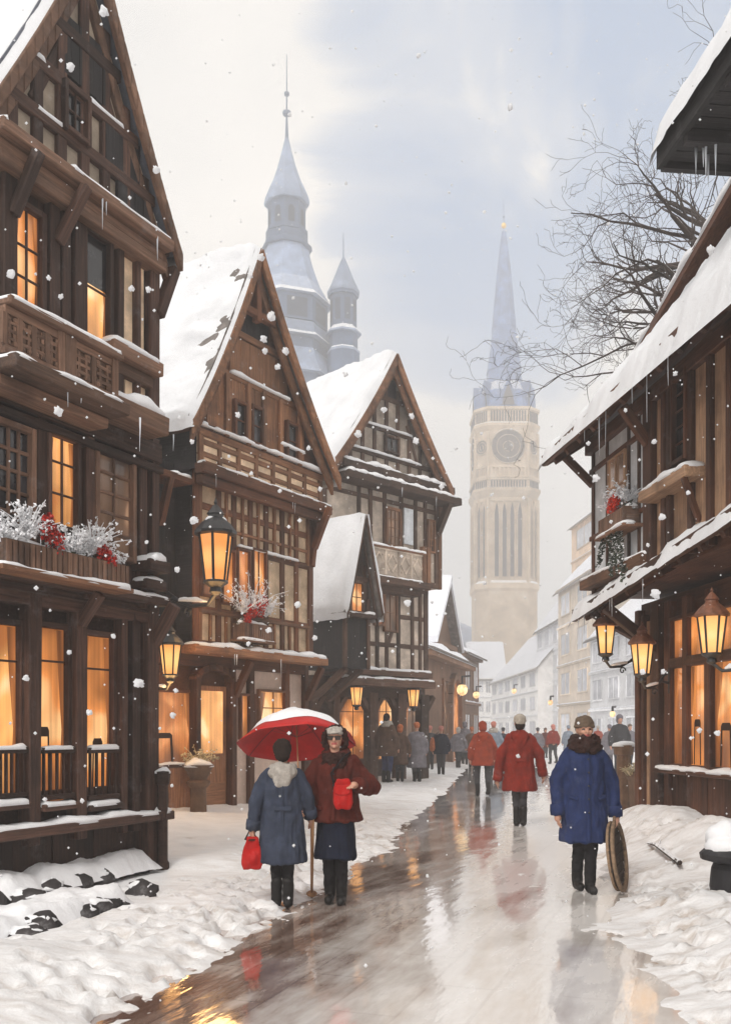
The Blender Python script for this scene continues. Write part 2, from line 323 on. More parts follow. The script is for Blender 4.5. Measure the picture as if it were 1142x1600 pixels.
sl = bpy.data.lights.new('sun', 'SUN'); sl.energy = 1.5; sl.angle = rad(14); sl.color = (1, .95, .88)
so = bpy.data.objects.new('sun', sl); COL.objects.link(so)
sdir = Vector((math.sin(SUN_AZ)*math.cos(SUN_EL), math.cos(SUN_AZ)*math.cos(SUN_EL), math.sin(SUN_EL)))
so.rotation_euler = sdir.to_track_quat('Z', 'Y').to_euler(); so.location = sdir*60
S.view_settings.view_transform = 'Standard'; S.view_settings.look = 'None'; S.view_settings.gamma = 1; S.view_settings.exposure = 0.40
S.view_settings.use_curve_mapping = False
cy = S.cycles
cy.use_denoising = True; cy.max_bounces = 6; cy.diffuse_bounces = 3; cy.glossy_bounces = 3; cy.transmission_bounces = 3; cy.volume_bounces = 1; cy.transparent_max_bounces = 8
cy.use_adaptive_sampling = True; cy.adaptive_threshold = .02; cy.sample_clamp_indirect = 4.; cy.caustics_reflective = False; cy.caustics_refractive = False

# ------------------------------------------------------------------ haze: one box of even, falling-snow air
HZ = MB(); HZ.box(-170, 170, -16, 425, -1.3, 150)
hz = HZ.build('haze', []); hz['kind'] = 'stuff'
hm = bpy.data.materials.new('haze_air'); hm.use_nodes = True; hn = hm.node_tree; hn.nodes.remove(hn.nodes['Principled BSDF'])
pv = N(hn, 'ShaderNodeVolumePrincipled'); pv.inputs['Color'].default_value = (.95, .955, .97, 1); pv.inputs['Density'].default_value = .0032; pv.inputs['Anisotropy'].default_value = .15
hn.links.new(pv.outputs['Volume'], hn.nodes['Material Output'].inputs['Volume']); hz.data.materials.append(hm)

# ------------------------------------------------------------------ street and snow
def interp(pts, y):
    if y <= pts[0][0]: return pts[0][1]
    for (a, b), (c, d) in zip(pts, pts[1:]):
        if y <= c: return b+(d-b)*(y-a)/(c-a)
    return pts[-1][1]
LEFT = [(0, -2.3), (3, -1.95), (5.4, -1.42), (6.9, -1.08), (8.8, -.62), (13., .22), (24.8, 1.95), (45, 4.9), (70, 8.)]
RIGHT = [(0, 1.6), (3, 1.75), (5.4, 1.9), (6.9, 2.2), (9.5, 2.6), (15.5, 3.6), (31, 6.2), (50, 9.2), (70, 12.)]
def sstep(a, b, x):
    t = min(1, max(0, (x-a)/(b-a))); return t*t*(3-2*t)
PRINTS = []
for _ in range(480):                                  # trodden footprints, mostly on the left pavement
    y = R.uniform(5.2, 17); side = R.random()
    x = interp(LEFT, y)-abs(R.gauss(0, .9)) if side < .62 else interp(RIGHT, y)+abs(R.gauss(0, .6)) if side < .9 else R.uniform(interp(LEFT, y), interp(RIGHT, y))
    PRINTS.append((x, y, R.gauss(-1.2, .5), R.uniform(.11, .17), R.uniform(.055, .08), R.uniform(.045, .085)))
PG = {}
for p in PRINTS: PG.setdefault((int(math.floor(p[0])), int(math.floor(p[1]))), []).append(p)
def snow_h(x, y):
    xl = interp(LEFT, y); xr = interp(RIGHT, y)
    n = fbm(x*1.1, y*.8, 3)*.5; m = fbm(x*3.7, y*3.7, 8)*.5
    global TREAD
    so_ = max(xl-x, x-xr)+.28*n+.1*m; TREAD = sstep(2.6, .2, so_)*.55+.12      # how far out of the beaten street
    h = -.03+.11*sstep(-.25, .55, so_)+.05*sstep(.3, 2.2, so_)
    h += .05*n*sstep(-.2, .6, so_)+(.016+.016*sstep(0, .5, so_))*m+.008*fbm(x*9, y*9, 2)*sstep(0, .4, so_)
    ca, sa = math.cos(-1.23), math.sin(-1.23); a = x*ca-y*sa; b = x*sa+y*ca
    st = fbm(b*.35, a*2.3, 5)*.5
    pale = sstep(-.9, .3, (x-(xl*.45+xr*.55)))*.010+sstep(14, 26, y)*.012
    h += (.026*st+.01*fbm(x*2.2, y*2.2, 30)*.5+pale)*(1-sstep(-.1, .4, so_))
    ds = ((x+2.69)*-1.1+(y-7.6)*.42)/1.177
    h *= 1-.85*sstep(-.35, -.05, ds)*sstep(6.2, 7., y)*sstep(11.5, 11., y)
    # drifts against the houses
    h += .42*math.exp(-((x-4.25)/.75)**2)*sstep(9.2, 10.6, y)*sstep(17, 14, y)*(1+.5*n)
    h += .16*math.exp(-((x-3.2)/.8)**2)*sstep(4, 6.2, y)*sstep(10, 8, y)*(1+n)
    h += .08*sstep(-2.2, -3.4, x)*sstep(11.2, 12.2, y)*(1+.6*n)
    h += .10*sstep(-1.4, -2.2, x)*sstep(7.4, 6, y)*(1+.7*n)
    for i in (-1, 0):
        for k in (-1, 0, 1):
            for (px, py, an, la, lb, dp) in PG.get((int(math.floor(x+.5))+i, int(math.floor(y))+k), ()):
                dx, dy = x-px, y-py
                if abs(dx) < .3 and abs(dy) < .3:
                    u = dx*math.cos(an)+dy*math.sin(an); v = -dx*math.sin(an)+dy*math.cos(an); q = (u/la)**2+(v/lb)**2
                    if q < 2.2: TREAD = min(1., TREAD+.5*sstep(2.2, .6, q))
                    if q < 4: h += -dp*math.exp(-q*1.4)+.3*dp*math.exp(-(q-1.8)**2*2)
    return h
def spaced(a, b, f0, f1, fine, grow):
    xs = list(np.arange(f0, f1+1e-6, fine)); s_ = fine; x = f1
    while x < b: s_ *= grow; x += s_; xs.append(min(x, b))
    s_ = fine; x = f0; lo = []
    while x > a: s_ *= grow; x -= s_; lo.append(max(x, a))
    return lo[::-1]+xs
XS = spaced(-165, 165, -3.6, 4.6, .045, 1.16); YS = spaced(-14, 418, 4.9, 13.5, .045, 1.035)
g = MB(); nx, ny = len(XS), len(YS)
g.rnd = []
for x in XS:
    for y in YS:
        if -14 < x < 24 and y < 90: g.v.append((x, y, snow_h(x, y))); g.rnd.append(TREAD)
        else: g.v.append((x, y, .1+.04*fbm(x*.1, y*.1))); g.rnd.append(.1)
g.f = [(i*ny+k, (i+1)*ny+k, (i+1)*ny+k+1, i*ny+k+1) for i in range(nx-1) for k in range(ny-1)]
g.mi = [0]*len(g.f); g.loc = list(g.v)
SNOWG = snowmat('trodden_snow', (.86, .865, .885), dirt=(.36, .285, .23), dirt_at=(.45, .66), tread=True)
gs = g.build('snow_ground', SNOWG, smooth=True); gs['kind'] = 'structure'

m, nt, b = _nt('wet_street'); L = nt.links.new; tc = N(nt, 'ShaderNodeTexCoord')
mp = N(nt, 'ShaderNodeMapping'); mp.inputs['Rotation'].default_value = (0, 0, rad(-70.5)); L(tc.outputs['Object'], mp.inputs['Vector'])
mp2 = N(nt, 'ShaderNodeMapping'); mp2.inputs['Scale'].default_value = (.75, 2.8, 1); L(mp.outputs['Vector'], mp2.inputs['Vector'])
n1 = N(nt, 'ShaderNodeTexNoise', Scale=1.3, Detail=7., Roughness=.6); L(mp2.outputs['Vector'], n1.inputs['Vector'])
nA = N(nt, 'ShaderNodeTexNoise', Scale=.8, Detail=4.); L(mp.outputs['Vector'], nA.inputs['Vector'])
# brown paving left, pale slush elsewhere; house and sky reflections painted into both colours
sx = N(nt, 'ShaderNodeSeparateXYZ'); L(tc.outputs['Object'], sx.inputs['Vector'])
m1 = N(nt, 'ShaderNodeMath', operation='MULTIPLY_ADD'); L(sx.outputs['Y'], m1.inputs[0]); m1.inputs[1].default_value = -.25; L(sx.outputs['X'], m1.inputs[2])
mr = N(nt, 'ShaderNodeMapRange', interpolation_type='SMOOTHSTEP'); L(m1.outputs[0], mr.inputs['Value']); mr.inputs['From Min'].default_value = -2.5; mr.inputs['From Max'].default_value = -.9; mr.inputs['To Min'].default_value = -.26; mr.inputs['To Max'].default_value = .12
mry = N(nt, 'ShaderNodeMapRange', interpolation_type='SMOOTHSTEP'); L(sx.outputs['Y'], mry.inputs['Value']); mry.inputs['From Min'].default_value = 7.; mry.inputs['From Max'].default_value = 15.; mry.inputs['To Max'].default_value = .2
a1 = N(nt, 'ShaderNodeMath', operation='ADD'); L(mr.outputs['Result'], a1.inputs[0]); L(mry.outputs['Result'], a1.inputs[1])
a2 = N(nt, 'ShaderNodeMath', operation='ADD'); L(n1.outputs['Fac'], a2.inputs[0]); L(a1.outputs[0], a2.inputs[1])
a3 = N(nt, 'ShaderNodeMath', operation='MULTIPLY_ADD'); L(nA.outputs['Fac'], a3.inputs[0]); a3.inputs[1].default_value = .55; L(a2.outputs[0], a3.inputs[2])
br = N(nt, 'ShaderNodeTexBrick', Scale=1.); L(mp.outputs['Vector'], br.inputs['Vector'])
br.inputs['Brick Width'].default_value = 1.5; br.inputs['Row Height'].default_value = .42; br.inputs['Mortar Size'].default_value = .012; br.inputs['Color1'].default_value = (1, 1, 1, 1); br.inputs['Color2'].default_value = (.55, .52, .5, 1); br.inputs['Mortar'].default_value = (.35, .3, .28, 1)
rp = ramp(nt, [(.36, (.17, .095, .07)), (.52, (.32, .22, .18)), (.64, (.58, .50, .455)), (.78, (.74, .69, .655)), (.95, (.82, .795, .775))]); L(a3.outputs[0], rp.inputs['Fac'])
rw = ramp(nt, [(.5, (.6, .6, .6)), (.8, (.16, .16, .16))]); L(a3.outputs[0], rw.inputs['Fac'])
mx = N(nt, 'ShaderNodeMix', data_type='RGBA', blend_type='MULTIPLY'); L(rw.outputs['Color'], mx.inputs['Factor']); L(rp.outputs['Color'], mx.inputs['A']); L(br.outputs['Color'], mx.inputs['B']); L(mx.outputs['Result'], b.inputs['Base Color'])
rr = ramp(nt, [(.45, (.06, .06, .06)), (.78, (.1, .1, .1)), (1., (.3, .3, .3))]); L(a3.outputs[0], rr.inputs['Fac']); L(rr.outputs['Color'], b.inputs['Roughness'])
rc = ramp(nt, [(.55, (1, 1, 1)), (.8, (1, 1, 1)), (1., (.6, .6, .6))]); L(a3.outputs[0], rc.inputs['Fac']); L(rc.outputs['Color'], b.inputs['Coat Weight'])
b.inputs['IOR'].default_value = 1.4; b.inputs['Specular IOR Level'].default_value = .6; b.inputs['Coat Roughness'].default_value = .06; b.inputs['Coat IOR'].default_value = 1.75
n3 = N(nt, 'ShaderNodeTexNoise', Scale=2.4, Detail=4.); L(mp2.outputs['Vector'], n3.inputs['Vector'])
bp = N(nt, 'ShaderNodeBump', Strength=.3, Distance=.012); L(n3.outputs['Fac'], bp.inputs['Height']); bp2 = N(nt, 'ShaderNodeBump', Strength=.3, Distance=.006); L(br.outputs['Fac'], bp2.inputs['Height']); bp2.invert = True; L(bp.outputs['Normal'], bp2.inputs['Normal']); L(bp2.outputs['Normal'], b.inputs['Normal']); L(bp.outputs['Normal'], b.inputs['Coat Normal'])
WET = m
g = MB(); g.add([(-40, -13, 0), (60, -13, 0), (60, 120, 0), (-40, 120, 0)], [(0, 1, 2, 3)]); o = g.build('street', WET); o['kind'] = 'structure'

# wooded hill behind the town
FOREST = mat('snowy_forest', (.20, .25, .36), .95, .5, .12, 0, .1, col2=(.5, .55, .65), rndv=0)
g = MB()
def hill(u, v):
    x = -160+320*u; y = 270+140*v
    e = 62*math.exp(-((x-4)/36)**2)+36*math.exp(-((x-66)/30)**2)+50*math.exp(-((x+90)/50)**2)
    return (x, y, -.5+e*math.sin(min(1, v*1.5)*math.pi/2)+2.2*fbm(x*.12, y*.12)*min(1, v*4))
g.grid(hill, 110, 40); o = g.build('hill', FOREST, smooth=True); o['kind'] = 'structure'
# ------------------------------------------------------------------ timber-framed houses
class House:
    """local frame: x along the street front (left to right seen from the street), y into the house, z up"""
    def __init__(s, name, label, O, d, wood, woodl, plaster, group=None, cat='house'):
        n = math.hypot(*d); s.e = Vector((d[0]/n, d[1]/n)); s.n = Vector((-s.e.y, s.e.x)); s.O = Vector(O)
        s.root = empty(name, (O[0], O[1], 0), math.atan2(s.e.y, s.e.x), label, cat, group)
        s.wood, s.woodl, s.pl = wood, woodl, plaster; s.T = MB(); s.T2 = MB()
    def px(s, x, y, v=0.):                    # photo pixel -> (u, z) on the plane v of this front
        D = Vector(((x-CX)/FPX, 1.)); t = (v+s.O.dot(s.n))/D.dot(s.n); P = D*t
        return (P-s.O).dot(s.e), CAMZ+(HOR-y)/FPX*t
    def u(s, x, v=0.): return s.px(x, 0, v)[0]
    def z(s, x, y, v=0.): return s.px(x, y, v)[1]
    def world(s, u, v, z): p = s.O+s.e*u+s.n*v; return Vector((p.x, p.y, z))
    def wall(s, u0, u1, z0, z1, v, depth, m=None, name='wall'):
        b = MB(); b.box(u0, u1, v, v+depth, z0, z1); return b.build(name, m or s.pl, s.root)
    def frame(s, u0, u1, z0, z1, v, posts=(), rails=(), braces=(), pw=.15, light=False, sill=True, top=True, pr=.06):
        T = s.T2 if light else s.T; y = v-pr/2+.012
        def jz(): return R.uniform(-.006, .006)
        for p in (u0+pw/2, u1-pw/2): T.beam((p, y, z0), (p, y, z1), pw, pr, j=.006)
        for p in posts: T.beam((p, y+.006+jz(), z0), (p+R.uniform(-.015, .015), y+.006+jz(), z1), pw*.8, pr, j=.006)
        if sill: T.beam((u0, y-.009, z0+pw/2), (u1, y-.009, z0+pw/2), pw, pr, j=.006)
        if top: T.beam((u0, y-.009, z1-pw/2), (u1, y-.009, z1-pw/2), pw, pr, j=.006)
        for z_ in rails: T.beam((u0, y+.014+jz(), z_), (u1, y+.014+jz(), z_+R.uniform(-.012, .012)), pw*.75, pr, j=.006)
        for a, b, c, d in braces: T.beam((a, y+.02+jz(), b), (c, y+.02+jz(), d), pw*.7, pr, j=.006)
    def window(s, u0, u1, z0, z1, v, cols=2, rows=3, fm=None, pane=None, fw=.055, mw=.022, pr=.09, label=None, sillsnow=False, parent=None, curtain=0):
        fm = fm or s.wood; F = MB()
        F.box(u0-fw, u0, v-pr, v+.01, z0-fw, z1+fw); F.box(u1, u1+fw, v-pr, v+.01, z0-fw, z1+fw)
        F.box(u0, u1, v-pr, v+.01, z1, z1+fw); F.box(u0, u1, v-pr-.01, v+.01, z0-fw, z0)
        for i in range(1, cols): a = u0+(u1-u0)*i/cols; F.box(a-mw/2, a+mw/2, v-.05, v-.021, z0, z1)
        for i in (range(1, rows) if isinstance(rows, int) else rows): a = z0+(z1-z0)*(i/rows if isinstance(rows, int) else i); F.box(u0, u1, v-.048, v-.023, a-mw/2, a+mw/2)
        f = F.build('window', fm, parent or s.root, bevel=.006)
        if label: f['label'] = label
        P = MB(); P.box(u0+.002, u1-.002, v-.019, v-.004, z0+.002, z1-.002); P.build('pane', pane or GLD, f)
        if curtain:
            w_ = u1-u0; h_ = z1-z0; vc = v-.0225
            for sg in (-1, 1):
                e = u0+.006 if sg < 0 else u1-.006; q = MB(); k_ = R.uniform(.09, .17)*w_
                q.prism([(e, z0+.01*h_), (e, z1-.01), (e-sg*k_*1.7, z1-.01), (e-sg*k_*1.3, z1-.25*h_), (e-sg*k_*.45, z0+.42*h_), (e-sg*k_*.8, z0+.2*h_), (e-sg*k_, z0+.01*h_)], vc-.002, vc+.001); q.build('curtain', CURT, f, fixn=True)
            if curtain > 1:
                q = MB(); x_ = u0+w_*R.uniform(.3, .6); zt_ = z0+h_*R.uniform(.34, .44); tw_ = w_*.2
                q.prism([(x_-tw_, z0+.01), (x_-tw_*.85, zt_), (x_-tw_*.6, zt_+.04), (x_+tw_*.6, zt_+.04), (x_+tw_*.85, zt_), (x_+tw_, z0+.01), (x_+tw_*.75, z0+.01), (x_+tw_*.6, zt_-.06), (x_-tw_*.6, zt_-.06), (x_-tw_*.75, z0+.01)], vc-.003, vc-.001); q.build('chair_back', SILH, f, fixn=True)
        if sillsnow:
            q = MB(); snow_bar(q, (u0-.02, v-pr*.6, z0-.004), (u1+.02, v-pr*.6, z0-.004), (0, 1, 0), pr*1.0, .05); q.build('sill_snow', SNOW, f, smooth=True)
        return f
    def win(s, x0, x1, y0, y1, v, **k):
        xm = (x0+x1)/2; return s.window(s.u(x0, v), s.u(x1, v), s.z(xm, y1, v), s.z(xm, y0, v), v, **k)
    def ledge(s, u0, u1, z, v, prot, h, t=.08, m=None, name='ledge', gaps=0., steps=1):
        b = MB(); b.box(u0, u1, v-prot, v+.02, z-h, z, j=.006)
        if steps > 1: b.box(u0+.05, u1-.05, v-prot*.55, v+.02, z-h*1.9, z-h-.002, j=.006)
        o = b.build(name, m or s.wood, s.root, bevel=.012)
        if t:
            q = MB(); snow_bar(q, (u0, v-prot*.52, z-.003), (u1, v-prot*.52, z-.003), (0, 1, 0), prot*.98, t, gaps=gaps); q.build('snow_cap', SNOW, o, smooth=True)
        return o
    def prof(s, t, sg=1): return (s.half if sg > 0 else s.hl)*t, -s.H*(t+s.c*t*(1-t))
    def zroof(s, u):
        t = min(1.15, abs(u-s.uc)/(s.half if u > s.uc else s.hl)); return s.zr+s.prof(t)[1]
    def roof(s, uc, half, zr, H, v0, v1, c=.22, th=.12, m=SLATE, snow=.13, bare=0., bh=.3, side_snow=(1, 1), barge=None, ease=1.04, seed=0., hl=None):
        s.uc, s.half, s.zr, s.H, s.c, s.v0 = uc, half, zr, H, c, v0; s.hl = hl or half
        ro = MB(); ns = 10
        def P(sg, t, off):
            a, dz = s.prof(t, sg); a2, dz2 = s.prof(t+.01, sg); tx, tz = (a2-a), (dz2-dz); l = math.hypot(tx, tz); nxx, nz = -tz/l, tx/l
            return uc+sg*(a+nxx*off), zr+dz+nz*off
        for sg in (-1, 1):
            for i in range(ns):
                t0, t1 = i/ns*ease, (i+1)/ns*ease
                A, B2 = P(sg, t0, 0), P(sg, t1, 0); C2, D = P(sg, t1, th), P(sg, t0, th)
                V = [(q[0], y, q[1]) for y in (v0, v1) for q in (A, B2, C2, D)]
                ro.add(V, [(0, 1, 2, 3), (7, 6, 5, 4), (0, 4, 5, 1), (1, 5, 6, 2), (2, 6, 7, 3), (3, 7, 4, 0)], rnd=.5)
        s.roofo = ro.build('roof', m, s.root, fixn=True)
        for sg in (-1, 1):
            if not side_snow[(sg+1)//2]: continue
            q = MB(); L_ = v1-v0; nu = max(12, int(L_/.09)); nv = max(16, int(half*2.2/.09)); sd = seed+sg*7.3
            def fn(a, b, sg=sg, sd=sd):
                t = b*(ease+.03); y = v0-.07+(L_+.07)*a; tt = t*math.hypot(half, s.H)
                h = snow*(.75+.55*fbm(y*.9, tt*.9, sd)+.25*fbm(y*3, tt*3, sd))
                if bare: h -= bare*snow*max(0, fbm(y*.7+3, tt*1.0, sd+11)+.12*fbm(y*4, tt*5, sd)-.02)*sstep(1., .55, t)*5
                ed = min(sstep(0, .03, a), sstep(1.0, .985, a)); lip = sstep(1.0, .965, b)
                h = th+h*ed*lip-(.13*(1-lip))-(.12*(1-sstep(0, .012, a))); 
                x, z = P(sg, t, max(h, -.02)); return (x, y, z-(.03*fbm(y*2.2, sd)+.05)*(1-lip))
            q.grid(fn, nu, nv); q.build('roof_snow', SNOWROOF, s.roofo, smooth=True)
        for sg in (-1, 1):
            g = MB(); n2 = 14
            for i in range(n2):
                t0, t1 = i/n2*ease, (i+1)/n2*ease
                A, B2 = P(sg, t0, .03), P(sg, t1, .03); hh = bh*(1-.25*t0)
                V = [(A[0], v0-.08, A[1]), (B2[0], v0-.08, B2[1]), (B2[0], v0-.08, B2[1]-hh), (A[0], v0-.08, A[1]-hh)]; V += [(x, v0+.0, z) for x, y, z in V]
                g.add(V, [(0, 1, 2, 3), (7, 6, 5, 4), (0, 4, 5, 1), (1, 5, 6, 2), (2, 6, 7, 3), (3, 7, 4, 0)], [(i*.3, p[1], p[2]*.2) for p in V], rnd=.5+sg*.2)
                # inner rafter, half hidden behind the board
                V = [(x-sg*.1, y+.14, z-.12) for x, y, z in V]; g.add(V, [(0, 1, 2, 3), (7, 6, 5, 4), (0, 4, 5, 1), (1, 5, 6, 2), (2, 6, 7, 3), (3, 7, 4, 0)], [(i*.3, p[1], p[2]*.2) for p in V], rnd=.2)
            g.build('bargeboard', barge or s.wood, s.root, fixn=True, bevel=.01)
    def gable(s, z0, v, depth, posts=(), rails=(), m=None, braces=(), pw=.13, inset=.18, light=False):
        def zt(u): return s.zroof(u)-.04
        n = 12; us = [s.uc-s.hl*.985*(1-i/n) for i in range(n)]+[s.uc+s.half*.985*i/n for i in range(n+1)]
        us = [u for u in us if zt(u) > z0+.02]; B = MB()
        B.prism([(us[0], z0)]+[(u, zt(u)) for u in us]+[(us[-1], z0)], v, v+depth); B.build('gable_wall', m or s.pl, s.root, fixn=True)
        T = s.T2 if light else s.T; y = v-.02
        for p in posts:
            if zt(p)-.1 > z0: T.beam((p, y+R.uniform(-.004, .004), z0), (p, y, zt(p)-.05), pw, .06, j=.005)
        for z_ in rails:
            lo = [u for u in np.linspace(s.uc-s.hl, s.uc+s.half, 200) if zt(u) > z_]
            if lo: T.beam((lo[0], y-.01+R.uniform(-.004, .004), z_), (lo[-1], y-.01, z_), pw, .07, j=.005)
        for a, b, c2, d in braces: T.beam((a, y+.012, b), (c2, y+.012, d), pw*.8, .05, j=.005)
    def icicles(s, pts, lmin=.08, lmax=.36):
        for (u, v, z) in pts[::2] if len(pts) > 3 else pts:
            q = MB(); l = R.uniform(lmin, lmax); r0 = R.uniform(.007, .015); q.tube([(u, v, z+.03), (u, v, z-l*.3), (u+R.uniform(-.01, .01), v, z-l)], [r0, r0*.6, .002], 6); q.build('icicle', ICE, s.root, smooth=True)
    def done(s):
        if s.T.v: s.T.build('timber_frame', s.wood, s.root, bevel=.01)
        if s.T2.v: s.T2.build('panel_frame', s.woodl, s.root, bevel=.01)
    def boards(s, u0, u1, z0, z1, v, m, bw=.14, th=.03, name='boarding'):
        b = MB(); u = u0
        while u < u1-.02:
            w_ = min(bw*R.uniform(.8, 1.2), u1-u); b.box(u, u+w_-.006, v-th*R.uniform(.7, 1.1), v+.01, z0+R.uniform(0, .01), z1); u += w_
        return b.build(name, m, s.root)
    def railing(s, u0, u1, z0, z1, v, n, m=None, snow=.04, bw=.03, name='railing'):
        b = MB(); b.box(u0, u1, v-.035, v+.035, z1-.06, z1); b.box(u0, u1, v-.03, v+.03, z0, z0+.05)
        for i in range(n): a = u0+(u1-u0)*(i+.5)/n; b.box(a-bw/2, a+bw/2, v-.015, v+.015, z0+.05, z1-.06)
        o = b.build(name, m or s.wood, s.root)
        if snow: q = MB(); snow_bar(q, (u0, v, z1-.003), (u1, v, z1-.003), (0, 1, 0), .085, snow); q.build('snow_cap', SNOW, o, smooth=True)
        return o
    def carved(s, u0, u1, z0, z1, v, m, n=3, name='balcony_panel', kind=0):
        """a carved balustrade panel: frame, lozenges and round bosses standing proud of it"""
        b = MB(); b.box(u0, u1, v-.03, v+.03, z0, z1)
        b.box(u0, u1, v-.06, v-.028, z1-.07, z1); b.box(u0, u1, v-.06, v-.028, z0, z0+.07)
        for i in range(n+1): a = u0+(u1-u0)*i/n; b.box(a-.03, a+.03, v-.062, v-.027, z0+.07, z1-.07)
        for i in range(n):
            a = u0+(u1-u0)*(i+.5)/n; w_ = (u1-u0)/n*.34; zc = (z0+z1)/2; hh = (z1-z0)*.32
            if kind == 0:
                for k in range(4):
                    p = [(a+w_, zc), (a, zc+hh), (a-w_, zc), (a, zc-hh)]; q = p[k]; r_ = p[(k+1) % 4]; b.beam((q[0], v-.04, q[1]), (r_[0], v-.04, r_[1]), .035, .03)
            else:
                for k in range(3):
                    z_ = z0+.1+(z1-z0-.2)*(k+.5)/3; b.beam((a-w_, v-.04, z_), (a+w_, v-.04, z_), .03, .03); b.beam((a-w_*.5, v-.04, z_-.05), (a-w_*.5, v-.04, z_+.05), .03, .025); b.beam((a+w_*.5, v-.04, z_-.05), (a+w_*.5, v-.04, z_+.05), .03, .025)
            for sx in (-1, 1):
                for sz in (-1, 1): b.ell((a+sx*w_*.8, v-.035, zc+sz*hh*.8), (.035, .03, .035), nu=8, nv=5)
        return b.build(name, m, s.root)

# ================================================================== first house, at the left edge
H = House('timber_house', 'tall dark timber house at the left edge with two balconies and lit ground floor windows', (-2.56, 11.25), (.486, 1.), W1m, W1b, PL1)
H1 = H
zf1, zf2, ze = 3.02, 5.0, 7.1
# ground floor
H.wall(-2.75, 0, -.1, zf1, 0, 6.5, W1)
R1, R2 = -.06, -.26
H.win(-45, 22, 975, 1258, 0, cols=2, rows=[.80], pane=GL_B, fw=.06, curtain=2, label='wide lit window with pale amber glass')
H.win(50, 97, 982, 1254, 0, cols=1, rows=[.81], pane=GL_A, fw=.06, curtain=2)
H.win(123, 168, 995, 1249, 0, cols=1, rows=[.80], pane=GL_A, fw=.06, curtain=2)
for (a, b) in ((-45, 22), (50, 97), (123, 168)):
    H.railing(H.u(a)-.02, H.u(b)+.02, H.z((a+b)/2, 1248), H.z((a+b)/2, 1168), -.13, 5 if b-a < 60 else 8, W1, .035, bw=.02)
    H.ledge(H.u(a)-.04, H.u(b)+.04, H.z((a+b)/2, 1255), 0, .2, .07, .045, name='window_sill')
for xx, w_ in ((36, .17), (110, .16), (178, .1), (196, .13)):
    u_ = H.u(xx); H.T.beam((u_, -.09, .5), (u_, -.09, zf1), w_, .16, j=.008)
H.T.beam((-.1, -.06, 0), (-.1, -.06, zf1), .2, .26, j=.01)
H.T.beam((-2.7, -.06, 3.0), (.02, -.06, 3.0), .26, .22); H.T.beam((-2.7, -.03, .98), (.0, -.03, .98), .1, .12)
H.ledge(-2.75, -.12, .70, 0, .30, .10, .07, name='base_ledge'); H.ledge(-.11, .14, .70, 0, .3, .1, .06, name='base_ledge')
H.boards(-2.75, -.02, -.05, .6, -.02, W1, .3, .04, name='base_boarding')
# pent ledge over the windows
H.ledge(-2.75, .02, 3.16, 0, .34, .09, .06, gaps=.35, steps=2)
H.T.beam((-.05, -.1, 2.6), (-.02, -.42, 3.08), .12, .12, up=(1, 0, 0)); H.T.beam((H.u(110), -.15, 2.75), (H.u(110), -.4, 3.06), .1, .1, up=(1, 0, 0))
# first floor
v1 = -.12
H.wall(-2.75, R1, zf1, zf2, v1, 6.5, W1)
H.boards(-2.7, R1-.02, zf1+.1, zf2-.2, v1-.005, W1, .22, .03)
H.win(-25, 40, 668, 832, v1-.035, cols=4, rows=5, fm=W1b, pane=GLD, fw=.06, mw=.035, label='pale brown casement with dark panes')
H.win(72, 112, 687, 823, v1-.035, cols=2, rows=[.36, .72], pane=GL_B, fw=.05, curtain=1, label='lit window between two casements')
H.win(147, 199, 712, 866, v1-.035, cols=2, rows=5, fm=W1b, pane=GL_DIM, fw=.06, mw=.035, label='pale brown casement with dim panes')
for xx in (54, 130, 213, 232): H.T.beam((H.u(xx, v1), v1-.05, zf1), (H.u(xx, v1), v1-.05, zf2), .13, .12, j=.008)
H.T.beam((-2.7, v1-.06, zf2-.17), (R1+.02, v1-.06, zf2-.17), .22, .16); H.T.beam((-2.7, v1-.09, zf2-.36), (R1+.02, v1-.09, zf2-.36), .08, .14)
H.ledge(-.46, -.1, 3.56, v1, .3, .13, .13, name='corner_ledge'); H.ledge(-.48, -.12, 3.33, v1, .26, .1, .05, name='corner_ledge')
H.ledge(-2.75, -1.5, 3.3, v1, .34, .1, .08, gaps=.2)
# second floor with its long balcony
v2 = -.24
H.wall(-2.75, R2, zf2, ze, v2, 6.5, W1)
H.boards(-2.7, R2-.02, zf2+.1, ze-.1, v2-.005, W1, .26, .03)
H.win(17, 56, 330, 492, v2-.035, cols=2, rows=[.34, .64], pane=GL_A, fw=.06, curtain=1, label='lit window with four small upper panes')
H.win(127, 162, 373, 541, v2-.035, cols=1, rows=[.52], pane=GL_B, fw=.06, curtain=1, label='lit window with a darker upper sash')
ul, ur = H.u(127, v2), H.u(162, v2); zz = H.z(145, 452, v2); b = MB(); b.box(ul+.004, ur-.004, v2-.066, v2-.056, zz, H.z(145, 376, v2)); b.build('upper_sash', GLD, H.root)
b = MB(); b.box(H.u(186, v2), H.u(219, v2), v2-.05, v2, H.z(200, 556, v2), H.z(200, 385, v2)); b.build('infill_panel', PL2, H.root)
for (xa, xb, ya, yb) in ((60, 69, 345, 505), (78, 87, 352, 510), (95, 108, 365, 520), (166, 173, 395, 545)):
    b = MB(); b.box(H.u(xa, v2), H.u(xb, v2), v2-.05, v2, H.z((xa+xb)/2, yb, v2), H.z((xa+xb)/2, ya, v2)); b.build('infill_panel', PL1, H.root)
b = MB(); b.box(H.u(190, v2), H.u(221, v2), v2-.05, v2, H.z(205, 640, v2), H.z(205, 590, v2)); b.build('infill_panel', PL2, H.root)
for xx, w_ in ((2, .16), (72, .14), (90, .12), (112, .16), (176, .1), (204, .07), (230, .16)): H.T.beam((H.u(xx, v2), v2-.06, zf2), (H.u(xx, v2), v2-.06, ze), w_, .13, j=.008)
